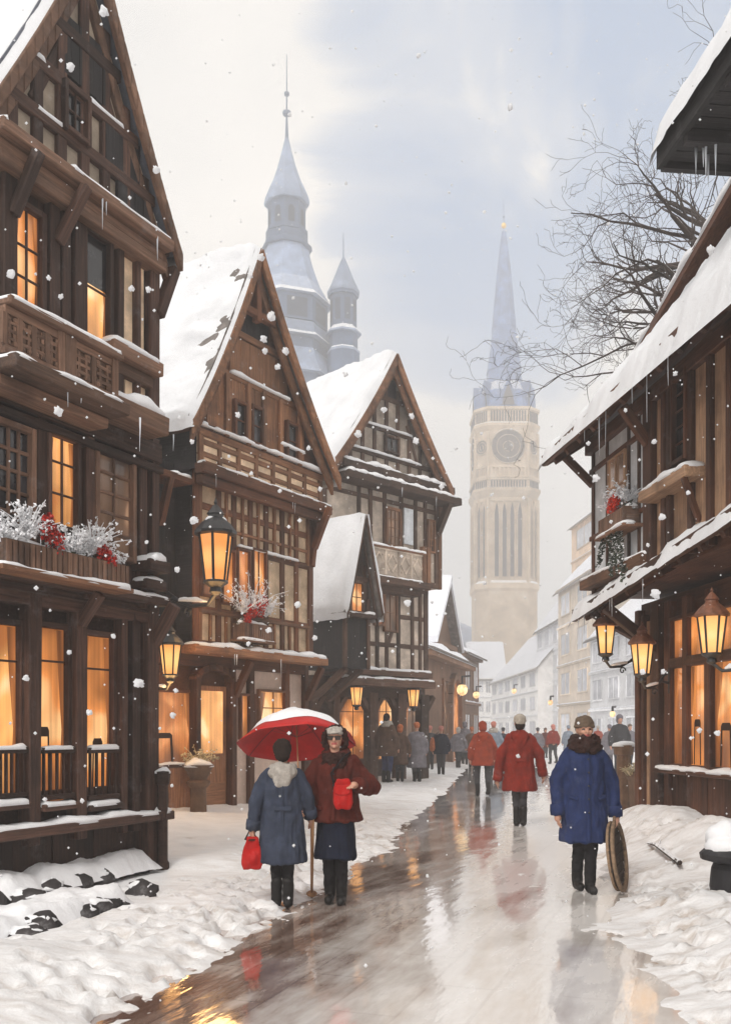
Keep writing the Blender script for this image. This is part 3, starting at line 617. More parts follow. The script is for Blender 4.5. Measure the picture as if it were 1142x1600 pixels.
H.T.beam((H.u(76, v2), v2-.12, ze-.65), (H.u(92, v2), v2-.36, ze-.08), .1, .1, up=(1, 0, 0)); H.T.beam((H.u(6, v2), v2-.12, ze-.65), (H.u(16, v2), v2-.36, ze-.08), .1, .1, up=(1, 0, 0))
H.T.beam((H.u(236, v2), v2-.1, ze-.75), (H.u(244, v2)+.2, v2-.1, ze-.1), .12, .12)
vb = v2-.34
zb0, zb1 = 5.0, 5.42
uR = H.u(172, vb)
H.carved(-2.75, H.u(88, vb), zb0, zb1, vb, W1b, 4, kind=1); H.carved(H.u(106, vb), uR, zb0, zb1, vb, W1b, 2, kind=1)
for xx in (88, 97, 106, 172): b = MB(); b.beam((H.u(xx, vb), vb-.02, zb0-.12), (H.u(xx, vb), vb-.02, zb1+.1), .09, .12, j=.005); b.build('balcony_post', W1b, H.root, bevel=.01)
H.ledge(-2.75, uR+.08, zb1+.08, vb+.1, .22, .07, .06, m=W1b, name='balcony_rail')
H.ledge(-2.75, uR+.1, zb0-.02, vb+.34, .52, .12, .06, m=W1b, name='balcony_floor', gaps=.1, steps=2)
H.ledge(uR+.16, R2-.06, 5.74, v2, .26, .14, .08, m=W1b, name='corner_ledge', steps=2)
H.ledge(uR+.1, R2-.04, 5.13, v2, .32, .2, .15, m=W1b, name='corner_ledge')
# gable and roof
vg = -.3
uE, zE = H.px(285, 398, -.5); uM, zM = H.px(180, 0, -.5); uQ, zQ = H.px(60, 66, -.5); sl = (zM-zE)/(uE-uM); ua_ = (zE-zQ+sl*(uE+uQ))/(2*sl)-.04; za_ = zE+sl*(uE-ua_)
H.roof(ua_, (uE-ua_)/1.04, za_, (za_-zE)/1.035, -.42, 6.6, c=.12, snow=.10, bare=.75, seed=3.1, m=SLATE, bh=.26, barge=W1b)
H.gable(ze-.08, vg, 6.7, posts=[ua_+.32*k for k in (-4, -3, -2, -1, 0, 1, 2, 3, 4)], rails=[ze+.06, ze+.5, ze+1.0, ze+1.55], m=PL1, braces=[(ua_+.7, ze+.6, ua_+.15, ze+1.6), (ua_-.7, ze+.6, ua_-.2, ze+1.6)])
q = H.boards(ua_+.5, ua_+1.1, ze+.05, ze+.5, vg-.02, WBLK, .13, .035)
q = H.boards(ua_+.3, ua_+.85, ze+.5, ze+.98, vg-.02, WBLK, .13, .035); q = H.boards(ua_-.3, ua_+.3, ze+1.1, ze+1.7, vg-.02, WBLK, .12, .035)
H.window(ua_-.3, ua_-.02, ze+.56, ze+.96, vg-.02, cols=2, rows=2, pane=GLD, fw=.05)
for (zz, a, b_) in ((ze+.54, ua_-.95, ua_+.8), (ze+1.04, ua_-.7, ua_+.6)):
    q = MB(); snow_bar(q, (a, vg-.03, zz), (b_, vg-.03, zz), (0, 1, 0), .09, .05, gaps=.42); q.build('rail_snow', SNOW, H.root, smooth=True)
H.ledge(-2.7, R2+.05, ze+.06, vg, .26, .12, .06, m=W1b, name='eave_beam', gaps=.45, steps=2); H.ledge(-2.65, R2+.02, ze-.18, vg+.02, .2, .12, 0, m=W1b, name='eave_beam')
H.icicles([(R2+R.uniform(-.3, .1), v2-.3, 4.95) for _ in range(2)]+[(R.uniform(-1.9, .1), vg-.25, ze-.06) for _ in range(5)]+[(R.uniform(-2.3, -.9), vb-.1, 4.9) for _ in range(7)]+[(R.uniform(-2.2, -1.2), -.5, 3.5) for _ in range(6)])
H.icicles([(H.u(236, -.3), -.3, ze-.1)], .8, .9)
H.done()

# ================================================================== second house, russet timber and a steep snowy roof
H = House('timber_house', 'russet timber house with steep snowy roof, second from the left, tall lantern on its bay', (-3.81, 17.), (.62, 1.), W2, W2b, PL2)
H2 = H
uL, uR = H.u(300, -.12), H.u(487, -.12)
zA, zB, zG = 3.15, 6.5, 7.2
# ground floor: shop window, door, rosy wall
H.wall(-.6, uR, -.1, zA, .25, 7., W2)
H.win(227, 297, 1082, 1195, .25, cols=1, rows=1, pane=GL_C, fw=.06, sillsnow=True, curtain=2, label='broad shop window with deep orange light')
H.boards(H.u(225, .25), H.u(298, .25), 0, H.z(262, 1200, .25), .22, W2b, .5, .05, name='stall_board')
dz0, dz1 = 0., H.z(325, 1072, .2); du0, du1 = H.u(303, .2), H.u(349, .2)
d = MB(); d.box(du0, du1, .12, .2, dz0, dz1); d.box(du0+.06, du1-.06, .1, .13, .15, .62); do = d.build('door', W2b, H.root, bevel=.01)
d = MB(); d.box(H.u(309, .12), H.u(346, .12), .085, .115, H.z(327, 1178, .12), H.z(327, 1080, .12)); d.build('door_glass', GL_B, do)
d = MB(); d.tube([(du0+.09, .07, 1.0), (du0+.09, .03, 1.0), (du0+.09, .03, 1.12)], .015, 6); d.build('handle', IRON, do)
fr = MB(); fr.beam((du0-.08, .1, 0), (du0-.08, .1, dz1+.2), .13, .2); fr.beam((du1+.1, .1, 0), (du1+.1, .1, dz1+.1), .16, .22)
for i in range(8):
    a0, a1 = math.pi*i/8, math.pi*(i+1)/8; uc = (du0+du1)/2; r_ = (du1-du0)/2+.1
    fr.beam((uc-r_*math.cos(a0), .1, dz1+.08+.28*math.sin(a0)), (uc-r_*math.cos(a1), .1, dz1+.08+.28*math.sin(a1)), .14, .2)
fr.build('door_frame', W2, H.root, bevel=.012)
b = MB(); b.box(H.u(367), uR-.02, .14, .26, 0, zA-.05); b.build('plaster_wall', PINK, H.root)
H.win(374, 393, 1088, 1152, .14, cols=1, rows=1, pane=GL_A, fw=.05); H.win(403, 446, 1082, 1165, .14, cols=2, rows=[.7], pane=GL_B, fw=.05, fm=W3b, curtain=1)
for xx in (368, 397, 452, 482): H.T.beam((H.u(xx), .1, 0), (H.u(xx), .1, zA), .16, .12)
H.T.beam((-.6, .15, zA-.15), (uR, .15, zA-.15), .3, .2)
for xx in (370, 482): H.T.beam((H.u(xx), .05, 2.3), (H.u(xx), -.35, 3.0), .13, .13, up=(1, 0, 0))
H.T.build('ground_frame', W2, H.root, bevel=.01); H.T = MB()
# upper wing left of the bay; its shadow is put into the black timber
vf_ = -.12
H.wall(-.6, uL+.1, zA, zB+.1, .3, 7., WBLK, name='wing_wall'); H.wall(uL-.02, uL+.01, zA, zB+.3, vf_-.003, 6., WBLK, name='wing_wall')
H.boards(-.55, uL+.1, zA, zB+.1, .29, WBLK, .25, .03)
H.ledge(-.5, uL-.05, 6.28, .3, .5, .12, .1, name='wing_bracket', gaps=.3); 
for x0_ in (.5, .0): b = MB(); b.beam((x0_, .25, 5.4), (x0_*.7, -.15, 6.2), .12, .12, up=(1, 0, 0)); b.build('bracket', W2, H.root)
# first floor bay
vf = -.12
H.wall(uL, uR, zA, zB, vf, 7.)
uu = lambda x: H.u(x, vf); zz = lambda y, x=395: H.z(x, y, vf)
posts = [uu(x) for x in (340, 364, 390, 414, 440, 462)]
H.frame(uL, uR, zA, zB, vf, posts, [zA+.75, zA+2.05, zA+2.7], [], .17, light=False)
H.frame(uL+.15, uR-.15, zA+2.05, zB-.1, vf-.012, [uu(x) for x in (352, 377, 402, 427, 451)], [zA+2.35], [], .08, light=True, sill=False)
H.frame(uL+.15, uR-.15, zA+.15, zA+.75, vf-.012, [uu(x) for x in (327, 352, 377, 402, 427, 451)], [], [], .08, light=True, sill=False)
H.win(345, 362, 862, 942, vf-.03, cols=1, rows=1, pane=GL_A, fw=.045); H.win(369, 386, 862, 945, vf-.03, cols=1, rows=1, pane=GL_C, fw=.045); H.win(393, 411, 862, 945, vf-.03, cols=2, rows=1, pane=GL_A, fw=.045)
H.win(314, 336, 858, 930, vf-.03, cols=1, rows=1, pane=GL_C, fw=.045)
H.T.beam((uR-.1, vf-.06, 5.2), (uR+.12, vf-.06, 6.4), .13, .13); H.T.beam((uR-.05, vf-.1, 5.6), (uR-.05, vf-.5, 6.45), .13, .13, up=(1, 0, 0))
q = MB(); snow_bar(q, (uu(368), vf-.06, zA+2.1), (uu(462), vf-.06, zA+2.1), (0, 1, 0), .1, .05, gaps=.35); q.build('rail_snow', SNOW, H.root, smooth=True)
H.ledge(H.u(294, -.3), uR+.12, 3.2, vf, .36, .16, .1, m=W2b, name='bay_ledge')
# gable storey
vg = -.3
uA_, zA_ = H.px(411, 388, -.7); uE, zE = H.px(533, 748, -.7); uQ, zQ = H.px(306, 655, -.7)
H.roof(uA_, (uE-uA_)/1.04, zA_, (zA_-zE)/1.035, -.62, 7.4, c=.2, snow=.17, bare=.2, hl=(uA_-uQ)/1.04, seed=1.7, m=TILE, bh=.36, barge=W2b)
H.wall(uL-.05, uR+.1, zB, zG+.1, vg, 7.2); b = MB(); b.box(uL-.08, uL-.05, vg+.02, 6.8, zB-.05, zG+.05); b.build('side_shade_board', WBLK, H.root)  # black sheet paints the shaded side wall dark
H.frame(uL-.05, uR+.1, zB, zG, vg, [uL+(uR-uL)*k/7 for k in range(1, 7)], [zB+.25, zB+.47], [], .13, light=True)
H.gable(zG-.05, vg-.02, 7.2, posts=[], rails=[8.42, 9.3], m=W2, light=True)
H.boards(1.1, 4.2, zG+.1, 8.4, vg-.03, W2b, .3, .03); H.boards(1.75, 3.6, 8.46, 9.2, vg-.03, W2b, .28, .035); H.boards(2.1, 2.95, 9.25, 9.8, vg-.03, WBLK, .16, .03)
ug = lambda x: H.u(x, vg-.05)
for (a, b_, y0, y1) in ((366, 380, 632, 683), (392, 405, 640, 692), (447, 461, 665, 715)): H.win(a, b_, y0, y1, vg-.06, cols=1, rows=2, pane=GLD, fw=.06, fm=W2)
for xx in (352, 386, 410, 436, 466): H.T2.beam((ug(xx), vg-.09, zG), (ug(xx), vg-.09, 8.4), .11, .07)
for (zq, a, b_, t) in ((zG+.06, uL-.1, uR+.1, .07), (8.47, 1.7, 3.6, .07), (zG+.3, uu(420), uu(458), .05)):
    q = MB(); snow_bar(q, (a, vg-.1, zq-.01), (b_, vg-.1, zq-.01), (0, 1, 0), .14, t, gaps=.22); q.build('rail_snow', SNOW, H.root, smooth=True)
H.ledge(uL-.12, uR+.22, zB+.04, vg, .22, .2, .05, name='storey_beam', gaps=.4, steps=2)
b = MB(); b.beam((uA_, -.55, zA_-1.4), (uA_, -.55, zA_-.2), .14, .14); b.beam((uA_-.45, -.55, zA_-1.25), (uA_+.55, -.55, zA_-1.25), .13, .13); b.build('gable_truss', W2, H.root, bevel=.01)
H.icicles([(R.uniform(-.1, 1.0), R.uniform(.1, .5), 7.25) for _ in range(6)]+[(R.uniform(1, 5), -.5, 6.4) for _ in range(6)]+[(R.uniform(1, 4.5), -.48, 3.05) for _ in range(6)])
H.done()

# ================================================================== third house
H = House('timber_house', 'grey-brown timber house with carved balcony and steep gable, third along the left row', (-1.55, 27.), (1., 1.), W3, W3b, PL3)
H3 = H
uR = H.u(684, -.25); uR0 = H.u(664)
zA, zB, zC = 3.2, 6.1, 9.05
H.wall(.2, uR0, 2.6, zA, 0, 6.5, W3); H.wall(.2, uR0, -.1, zA, 1.6, 6., W3, name='arcade_wall')
for (a, b_, pn) in ((528, 572, GL_A), (588, 616, GL_B), (632, 655, GL_DIM)): H.win(a, b_, 1088, 1186, 1.6, cols=2, rows=[.75], pane=pn, fw=.07, curtain=1)
for xx, w_ in ((487, .3), (522, .24), (580, .34), (624, .36), (660, .34)):
    u_ = H.u(xx, .1); H.T.beam((u_, .12, 0), (u_, .12, 2.75), w_, .3, w1=w_*1.05); H.T.beam((u_-.5, .12, 2.7), (u_, .12, 2.05), .16, .2); H.T.beam((u_+.5, .12, 2.7), (u_, .12, 2.05), .16, .2)
H.ledge(H.u(530, -.5), H.u(668, -.5), H.z(600, 1062, -.5), 0, .85, .22, .09, name='arcade_canopy', gaps=.15); H.ledge(H.u(545, -.2), H.u(665, -.2), H.z(600, 1048, -.2), 0, .5, .18, .1, name='arcade_canopy', gaps=.3)
H.wall(.2, uR0, zA, zB, -.1, 6.5)
H.frame(.2, uR0, zA, zB, -.1, [H.u(x) for x in (585, 600, 618, 640, 652)], [zA+1., zA+1.9], [(H.u(602), zA+1., H.u(616), zA+1.9)], .18)
H.win(600, 617, 930, 985, -.12, cols=2, rows=2, fm=W3b, pane=GL_DIM, fw=.06); H.win(585, 596, 930, 975, -.12, cols=1, rows=2, fm=W3b, pane=GL_C, fw=.06)
H.win(492, 505, 985, 1030, -.12, cols=1, rows=2, fm=W3b, pane=GL_A, fw=.06); H.win(512, 528, 985, 1035, -.12, cols=1, rows=2, fm=W3b, pane=GL_A, fw=.06)
H.wall(.2, uR, zB, zC, -.25, 6.5)
H.frame(.2, uR, zB, zC, -.25, [H.u(x, -.25) for x in (560, 578, 600, 626, 648, 664)], [zB+2.4], [], .18)
H.win(604, 622, 798, 852, -.3, cols=3, rows=4, fm=W3b, pane=GL_DIM, fw=.08); b = MB(); b.box(H.u(632, -.3), H.u(646, -.3), -.29, -.25, H.z(640, 855), H.z(640, 800)); b.build('infill_panel', PLR, H.root)
H.win(668, 676, 815, 862, -.3, cols=2, rows=5, fm=W3b, pane=GL_DIM, fw=.05)
zb0, zb1 = H.z(622, 905, -.8), H.z(622, 860, -.8)
H.carved(H.u(580, -.8), H.u(661, -.8), zb0, zb1, -.8, PL3, 4); H.ledge(H.u(578, -.8), H.u(664, -.8), zb1+.05, -.72, .18, .07, .07, name='balcony_rail', m=W3b)
H.ledge(H.u(580, -.8), H.u(668, -.8), zb0, -.2, .75, .2, .08, name='balcony_floor', gaps=.2, steps=2)
for xx in (661, 668): H.T2.beam((H.u(xx, -.8), -.8, zb0-.2), (H.u(xx, -.8), -.8, zb1+.25), .16, .16)
H.T.beam((uR-.1, -.25, 7.8), (uR+.55, -.25, 8.95), .24, .2); H.T.beam((uR-.05, -.3, 7.9), (uR-.05, -.85, 8.9), .2, .2, up=(1, 0, 0)); H.T2.beam((uR+.05, -.26, 6.1), (uR+.05, -.26, 9.0), .14, .14)
uA_, zA_ = H.px(622, 552, -.9); uE, zE = H.px(709, 776, -.9); uQ, zQ = H.px(526, 703, -.9)
H.roof(uA_, (uE-uA_)/1.04, zA_, (zA_-(zE+zQ)/2)/1.035, -.82, 6.6, c=.16, hl=(uA_-uQ)/1.04, snow=.16, bare=.05, seed=9.2, m=TILE, bh=.36, barge=W3b)
H.gable(zC-.1, -.4, 6.6, posts=[uA_+.5*k for k in range(-4, 5)], rails=[9.75, 10.55, 11.5], m=PL3, braces=[(uA_-1.4, 9.75, uA_-.9, 10.9), (uA_+1.4, 9.75, uA_+.9, 10.9)])
H.win(602, 620, 685, 706, -.44, cols=2, rows=1, pane=GLD, fw=.06)
H.boards(uA_-.4, uA_+.4, 11.56, 12.1, -.42, WBLK, .2, .03)
for (zq, a, b_, t) in ((10.6, uA_-1.1, uA_+1.1, .07), (9.8, uA_-1.5, uA_+1.5, .07)):
    q = MB(); snow_bar(q, (a, -.46, zq), (b_, -.46, zq), (0, 1, 0), .14, t, gaps=.3); q.build('rail_snow', SNOW, H.root, smooth=True)
H.ledge(.55, uR+.2, zC+.22, -.4, .4, .2, .14, name='eave_beam', gaps=.0); H.ledge(.6, uR+.35, zC-.12, -.35, .6, .22, .16, name='eave_beam', gaps=.0)
H.icicles([(R.uniform(.8, 4.4), -.95, zC-.3) for _ in range(6)], .2, .6)
H.done()

# narrow gabled oriel standing before the third house
A = House('gabled_oriel', 'narrow snow-roofed timber oriel with one lit window, squeezed between second and third houses', (-1.55, 27.), (1., 1.), W3, W3b, PL3, cat='oriel')
va = -1.6; ua = lambda x: A.u(x, va); za = lambda y, x=558: A.z(x, y, va)
uc = ua(556); hw = (ua(580)-ua(532))/2
A.wall(uc-hw*.8, uc+hw*.8, 3.3, za(935), va, 1.5, WBLK)
A.roof(uc, hw*1.08, za(808), za(808)-za(958), va-.35, -.1, c=.05, snow=.13, seed=4.4, bh=.2, barge=W3, m=TILE)
A.gable(za(935), va-.02, 1.3, posts=[uc-.28, uc+.28], rails=[za(905)], m=W3)
A.win(547, 564, 912, 955, va-.03, cols=2, rows=2, pane=GL_A, fw=.07); A.ledge(uc-hw*.85, uc+hw*.9, za(960), va, .3, .12, .08, name='oriel_sill')
for sg in (-1, 1): A.T.beam((uc+sg*hw*.5, va+.1, 3.3), (uc+sg*hw*.5, va+1.4, 2.5), .16, .16, up=(1, 0, 0)); A.T.beam((uc+sg*hw*.74, va-.02, 3.3), (uc+sg*hw*.74, va-.02, za(935)), .12, .1)
A.boards(uc-hw*.7, uc+hw*.7, 3.3, za(970), va-.01, WBLK, .2, .03)
A.done()
# ================================================================== right-hand house; x runs towards the viewer
dE = (.114, -1.)
H = House('timber_house', 'brown timber house on the right with snowy pent roofs and glowing bay windows', (3.54, 15.), dE, WR, WRb, PLR)
HR = H
LN = 8.2
vg = .78                                     # ground floor front stands back under the jetty
ug = lambda x: H.u(x, vg); zg = lambda y, x=1090: H.z(x, y, vg)
H.wall(.05, LN, -.1, 3.6, vg, 5., WR)
H.boards(.05, LN, -.05, 1.12, vg-.01, WR, .24, .05, name='base_boarding')
# lit bay windows
for (a, b_, pn) in ((1058, 1078, GL_C), (1084, 1112, GL_A), (1122, 1170, GL_A), (1182, 1240, GL_B)):
    u0, u1 = ug(a), ug(b_); H.window(u0, u1, 1.16, 2.52, vg-.02, cols=1, rows=1, pane=pn, fw=.05, curtain=1+(b_-a > 25)); H.window(u0, u1, 2.66, 3.2, vg-.02, cols=1, rows=1, pane=pn, fw=.05)
H.T.beam((ug(1052), vg-.06, 2.59), (LN, vg-.06, 2.59), .12, .12)
for xx in (1053, 1081, 1117, 1176, 1250): H.T.beam((ug(xx), vg-.05, 0 if xx == 1053 else 1.1), (ug(xx), vg-.05, 3.5), .13 if xx > 1053 else .16, .14)
H.ledge(ug(1046), LN, 1.10, vg, .26, .07, .06, name='window_sill', m=WR)
# far corner: pale posts and boards
H.boards(.12, ug(1032), .0, 3.3, vg-.03, WRb, .3, .03, name='corner_boarding')
H.T.beam((ug(1040), vg-.08, 0), (ug(1040), vg-.08, 3.5), .3, .2); H.T.beam((.12, vg-.04, 0), (.12, vg-.04, 3.5), .14, .14); H.T.beam((ug(1014), vg-.06, 0), (ug(1014), vg-.06, 3.4), .1, .1)
H.T.beam((.3, vg-.05, 3.0), (.3, -.1, 3.45), .14, .14, up=(1, 0, 0)); H.T.beam((ug(1040), vg-.1, 2.8), (ug(1040), -.15, 3.45), .14, .14, up=(1, 0, 0))
# awning roof over the ground floor
def pent(u0, u1, v_in, z_in, v_out, z_out, th, snow, name, seed, tilt=0., tin=None):
    """lean-to roof: from the wall (v_in,z_in) down to its eave (v_out,z_out), with lumpy snow and a dark board edge"""
    b = MB(); n = Vector((0, v_out-v_in, z_out-z_in)); sl = n.length
    tin = tilt if tin is None else tin
    V = [(u, v, z-o+t_*u) for o in (0, th) for u in (u0, u1) for v, z, t_ in ((v_in, z_in, tin), (v_out, z_out, tilt))]
    b.add(V, [(0, 1, 3, 2), (4, 6, 7, 5), (0, 4, 5, 1), (2, 3, 7, 6), (0, 2, 6, 4), (1, 5, 7, 3)])
    b.beam((u0-.02, v_out-.02, z_out-th*.6+tilt*u0), (u1, v_out-.02, z_out-th*.6+tilt*u1), .16, .06, up=(0, 1, 0)); b.beam((u0-.03, v_out, z_out-th*.5), (u0-.03, v_in, z_in-th*.5), .18, .07, up=(1, 0, 0))
    r_ = 0
    u = u0+.3
    while u < u1: b.beam((u, v_in-.01, z_in-th-.05+tin*u), (u, v_out+.06, z_out-th-.04+tilt*u), .09, .1, up=(0, 0, 1)); u += .55
    o = b.build(name, WR, H.root, fixn=True)
    q = MB(); nu = int((u1-u0)/.06); nv = max(10, int(sl/.05))
    def fn(a, c):
        y = u0-.06+(u1-u0+.06)*a; f = c*1.09; lip = sstep(1., .93, c); ed = sstep(0, .012, a)
        h = snow*(.8+.5*fbm(y*1.3, f*sl*1.3, seed)+.25*fbm(y*4, f*sl*4, seed))*(.35+.65*sstep(0, .12, c))
        z = z_in+(z_out-z_in)*f; v = v_in+(v_out-v_in)*f; rag = .045*fbm(y*2.6, seed+5)+.02*fbm(y*9, seed)
        return (y, v-(.05+rag)*(1-lip)*.5-rag*.6*sstep(.8, 1, c), z+(tin+(tilt-tin)*f)*y+.004+h*lip*ed-(.13+rag)*(1-lip)-.08*(1-ed))
    q.grid(fn, nu, nv); q.build('roof_snow', SNOWROOF, o, smooth=True); return o
pent(-.25, LN, vg, 4.0, -.18, 3.52, .1, .14, 'awning_roof', 2.2, tilt=.095)
H.icicles([(u_, -.2, 3.42+.095*u_) for u_ in [R.uniform(-.1, 6.) for _ in range(16)]], .1, .42)
# upper storey
H.wall(0, LN, 3.7, 6.1, 0, 6., WR, name='upper_wall')
uu = lambda x: H.u(x, 0); zz = lambda x, y: H.z(x, y, 0)
us = uu(1024)
b = MB(); b.box(.02, us, -.02, .01, 3.85, 6.0); b.build('grey_panel', PLR, H.root)
H.boards(us+.02, LN, 3.85, 6.0, -.01, WRb, .42, .03)
H.T.beam((us, -.06, 3.7), (us, -.06, 6.1), .26, .13)
for xx in (930, 952, 986, 1002): H.T.beam((uu(xx), -.025, 3.75), (uu(xx), -.025, 6.05), .06 if xx != 930 else .1, .05)
for xx in (1046, 1054, 1088, 1118, 1150): H.T.beam((uu(xx), -.05, 3.75), (uu(xx), -.05, 6.05), .1, .1)
H.T.beam((0, -.03, 4.62), (us, -.03, 4.62), .07, .04); H.T.beam((0, -.03, 5.66), (us, -.03, 5.66), .08, .05); H.T.beam((0, -.05, 6.02), (LN, -.05, 6.02), .2, .14)
H.window(uu(955)+.05, uu(983)-.05, 4.74, 5.58, -.03, cols=2, rows=2, fm=WRb, pane=GL_DIM, fw=.035, pr=.04)
H.window(uu(1064), uu(1083), 4.95, 5.95, -.04, cols=1, rows=5, fm=WR, pane=GLD, fw=.05)
H.ledge(-.03, us, 3.98, 0, .2, .16, .05, m=W3b, name='panel_ledge', gaps=.3)
H.ledge(us+.15, uu(1108), 4.72, 0, .3, .14, .1, m=WRb, name='shelf'); H.T.beam((uu(1098), -.04, 4.1), (uu(1104), -.28, 4.58), .07, .07, up=(1, 0, 0))
H.T.beam((.06, .0, 5.45), (.06, -.45, 5.88), .11, .11, up=(1, 0, 0)); H.T.beam((us, -.1, 5.4), (us, -.45, 5.88), .12, .12, up=(1, 0, 0))
# pent roof over the upper storey, clerestory, eave line, top roof
pent(-.3, LN, .52, 6.72, -.66, 5.98, .12, .2, 'pent_roof', 7.7, tin=.26)
H.icicles([(R.uniform(0, 5.), -.66, 5.85) for _ in range(12)], .12, .6)
vc = .9
def lz(u_): return 7.0+.30*u_
b = MB(); b.prism([(.0, 6.5), (LN, 6.5), (LN, lz(LN)), (.0, lz(0))], vc, vc+4.); b.build('clerestory_wall', WR, H.root, fixn=True)
b = MB(); u_ = .05
while u_ < LN-.1: b.prism([(u_, 6.5), (u_+.26, 6.5), (u_+.26, lz(u_+.26)), (u_, lz(u_))], vc-.04-.012*R.random(), vc+.01); u_ += .275
b.build('boarding', WR, H.root, fixn=True)
b = MB(); b.prism([(-.1, lz(-.1)), (LN, lz(LN)), (LN, lz(LN)+.13), (-.1, lz(-.1)+.13)], .42, 5.2); o = b.build('raking_eave', WR, H.root, fixn=True)
q = MB(); snow_bar(q, (-.1, .6, lz(-.1)+.12), (LN, .6, lz(LN)+.12), (0, 1, 0), .42, .17); 
q.grid(lambda a, c: (-.1+(LN+.1)*a, .7+4.4*c, lz(-.1+(LN+.1)*a)+.13+.16*sstep(0, .03, c)+.04*fbm(a*9, c*5)), 60, 16); q.build('snow_cap', SNOWROOF, o, smooth=True)
H.done()
# taller roof of the neighbour nearer the viewer: only its far corner shows
T = empty('overhanging_roof', (3.19, 10.3, 7.75), math.atan2(-1, .105), 'dark boarded soffit of a taller roof edged with snow, jutting in at the upper right corner', 'roof')
b = MB(); b.box(0, 5.5, 0, 2.6, 0, .1); u = .05
while u < 5.4: b.box(u, u+.17, .02, 2.5, -.02, .002); u += .19
b.box(-.05, 5.5, -.05, .02, -.06, .2); b.box(-.06, .02, 0, 2.6, -.08, .22)
for k in range(6): b.box(.5+k*.9, .6+k*.9, 0, 2.5, -.14, -.02)
b.build('soffit', WBLK, T)
b = MB(); b.add([(-.05, -.05, .2), (5.5, -.05, .2), (5.5, 2.6, 3.2), (-.05, 2.6, 3.2), (-.05, 2.6, .2), (5.5, 2.6, .2)], [(0, 1, 2, 3), (0, 3, 4), (1, 5, 2), (0, 4, 5, 1), (4, 3, 2, 5)]); ro = b.build('roof', TILE, T)
q = MB()
def fn(a, c):
    y = -.1+5.6*a; lip = sstep(0, .05, c); ed = sstep(0, .012, a); h = .18*(1+.5*fbm(y*1.5, c*4, 3))
    return (y, -.12+.02*fbm(y*3, 1)+2.7*c, .2+3.05*c-.12*(1-lip)+h*lip*ed-.1*(1-ed))
q.grid(fn, 80, 30); q.build('roof_snow', SNOWROOF, ro, smooth=True)
b = MB(); b.box(.12, 5.5, 1.4, 4.5, -7.7, .0); b.build('wall', WR, T)
for k in range(5):
    q = MB(); x_ = R.uniform(.0, .3)+k*.12; y_ = R.uniform(-.04, .6); l = R.uniform(.2, .5); q.tube([(x_, y_, -.05), (x_, y_, -.05-l)], [.018, .002], 6); q.build('icicle', ICE, T, smooth=True)
# ================================================================== clock tower at the end of the street
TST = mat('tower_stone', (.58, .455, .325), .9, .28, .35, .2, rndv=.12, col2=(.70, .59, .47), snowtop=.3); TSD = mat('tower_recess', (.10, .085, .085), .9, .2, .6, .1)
TSL = mat('spire_slate', (.14, .205, .37), .5, .35, .5, .1, rndv=.1, snowtop=.45); GOLD = mat('gilding', (.8, .5, .12), .3, .1, 5., 0, metallic=.9)
CLK = mat('clock_dial', (.17, .135, .11), .8, .25, .8, .1)
Dt = 228.; k = Dt/FPX
def zt(y): return CAMZ+(HOR-y)*k
tx = (787-CX)*k
T = empty('clock_tower', (tx, Dt, 0), 0, 'tall beige stone clock tower with a slender blue spire at the end of the street', 'church tower')
Wd = 47*k; q = .64
def oct_(r, z0, z1, name, m=TST, prof=None, parent=T): b = MB(); b.lathe(prof or [(r, z0), (r, z1)], sq=q); return b.build(name, m, parent)
oct_(Wd, -1, zt(772), 'shaft')
oct_(Wd, zt(772), zt(660), 'belfry')
pf = lambda r, pts: [(r*f, zt(y)) for f, y in pts]
oct_(Wd, 0, 0, 'cornice', prof=pf(Wd, [(1., 788), (1.05, 783), (1.1, 778), (1.1, 774), (1.04, 773), (1.04, 763), (1.08, 762), (1.08, 759), (.98, 758)]))
oct_(Wd, 0, 0, 'cornice', prof=pf(Wd, [(.99, 688), (1.08, 680), (1.08, 676), (1.02, 674), (1.02, 656), (1.07, 655), (1.07, 651), (.9, 650)]))
oct_(Wd, 0, 0, 'cornice', prof=pf(Wd, [(1.0, 930), (1.06, 926), (1.06, 918), (1., 914)]))
def face_tf(a):                      # local frame on the face whose outward direction is at angle a
    return Matrix.Rotation(a, 3, 'Z')
def on_face(b, a, x0, x1, z0, z1, dist, dep): 
    M = face_tf(a); P = [M@Vector((x, y, z)) for z in (z0, z1) for y in (-dist-dep, -dist) for x in (x0, x1)]
    b.add(P, [(0, 2, 3, 1), (4, 5, 7, 6), (0, 1, 5, 4), (2, 6, 7, 3), (0, 4, 6, 2), (1, 3, 7, 5)])
fw = q*Wd; diag = Wd*(1+q)/math.sqrt(2); dw = Wd*(1-q)/math.sqrt(2)
FACES = [(0, Wd, fw), (math.pi/4, diag, dw), (-math.pi/4, diag, dw), (math.pi/2, Wd, fw), (-math.pi/2, Wd, fw)]
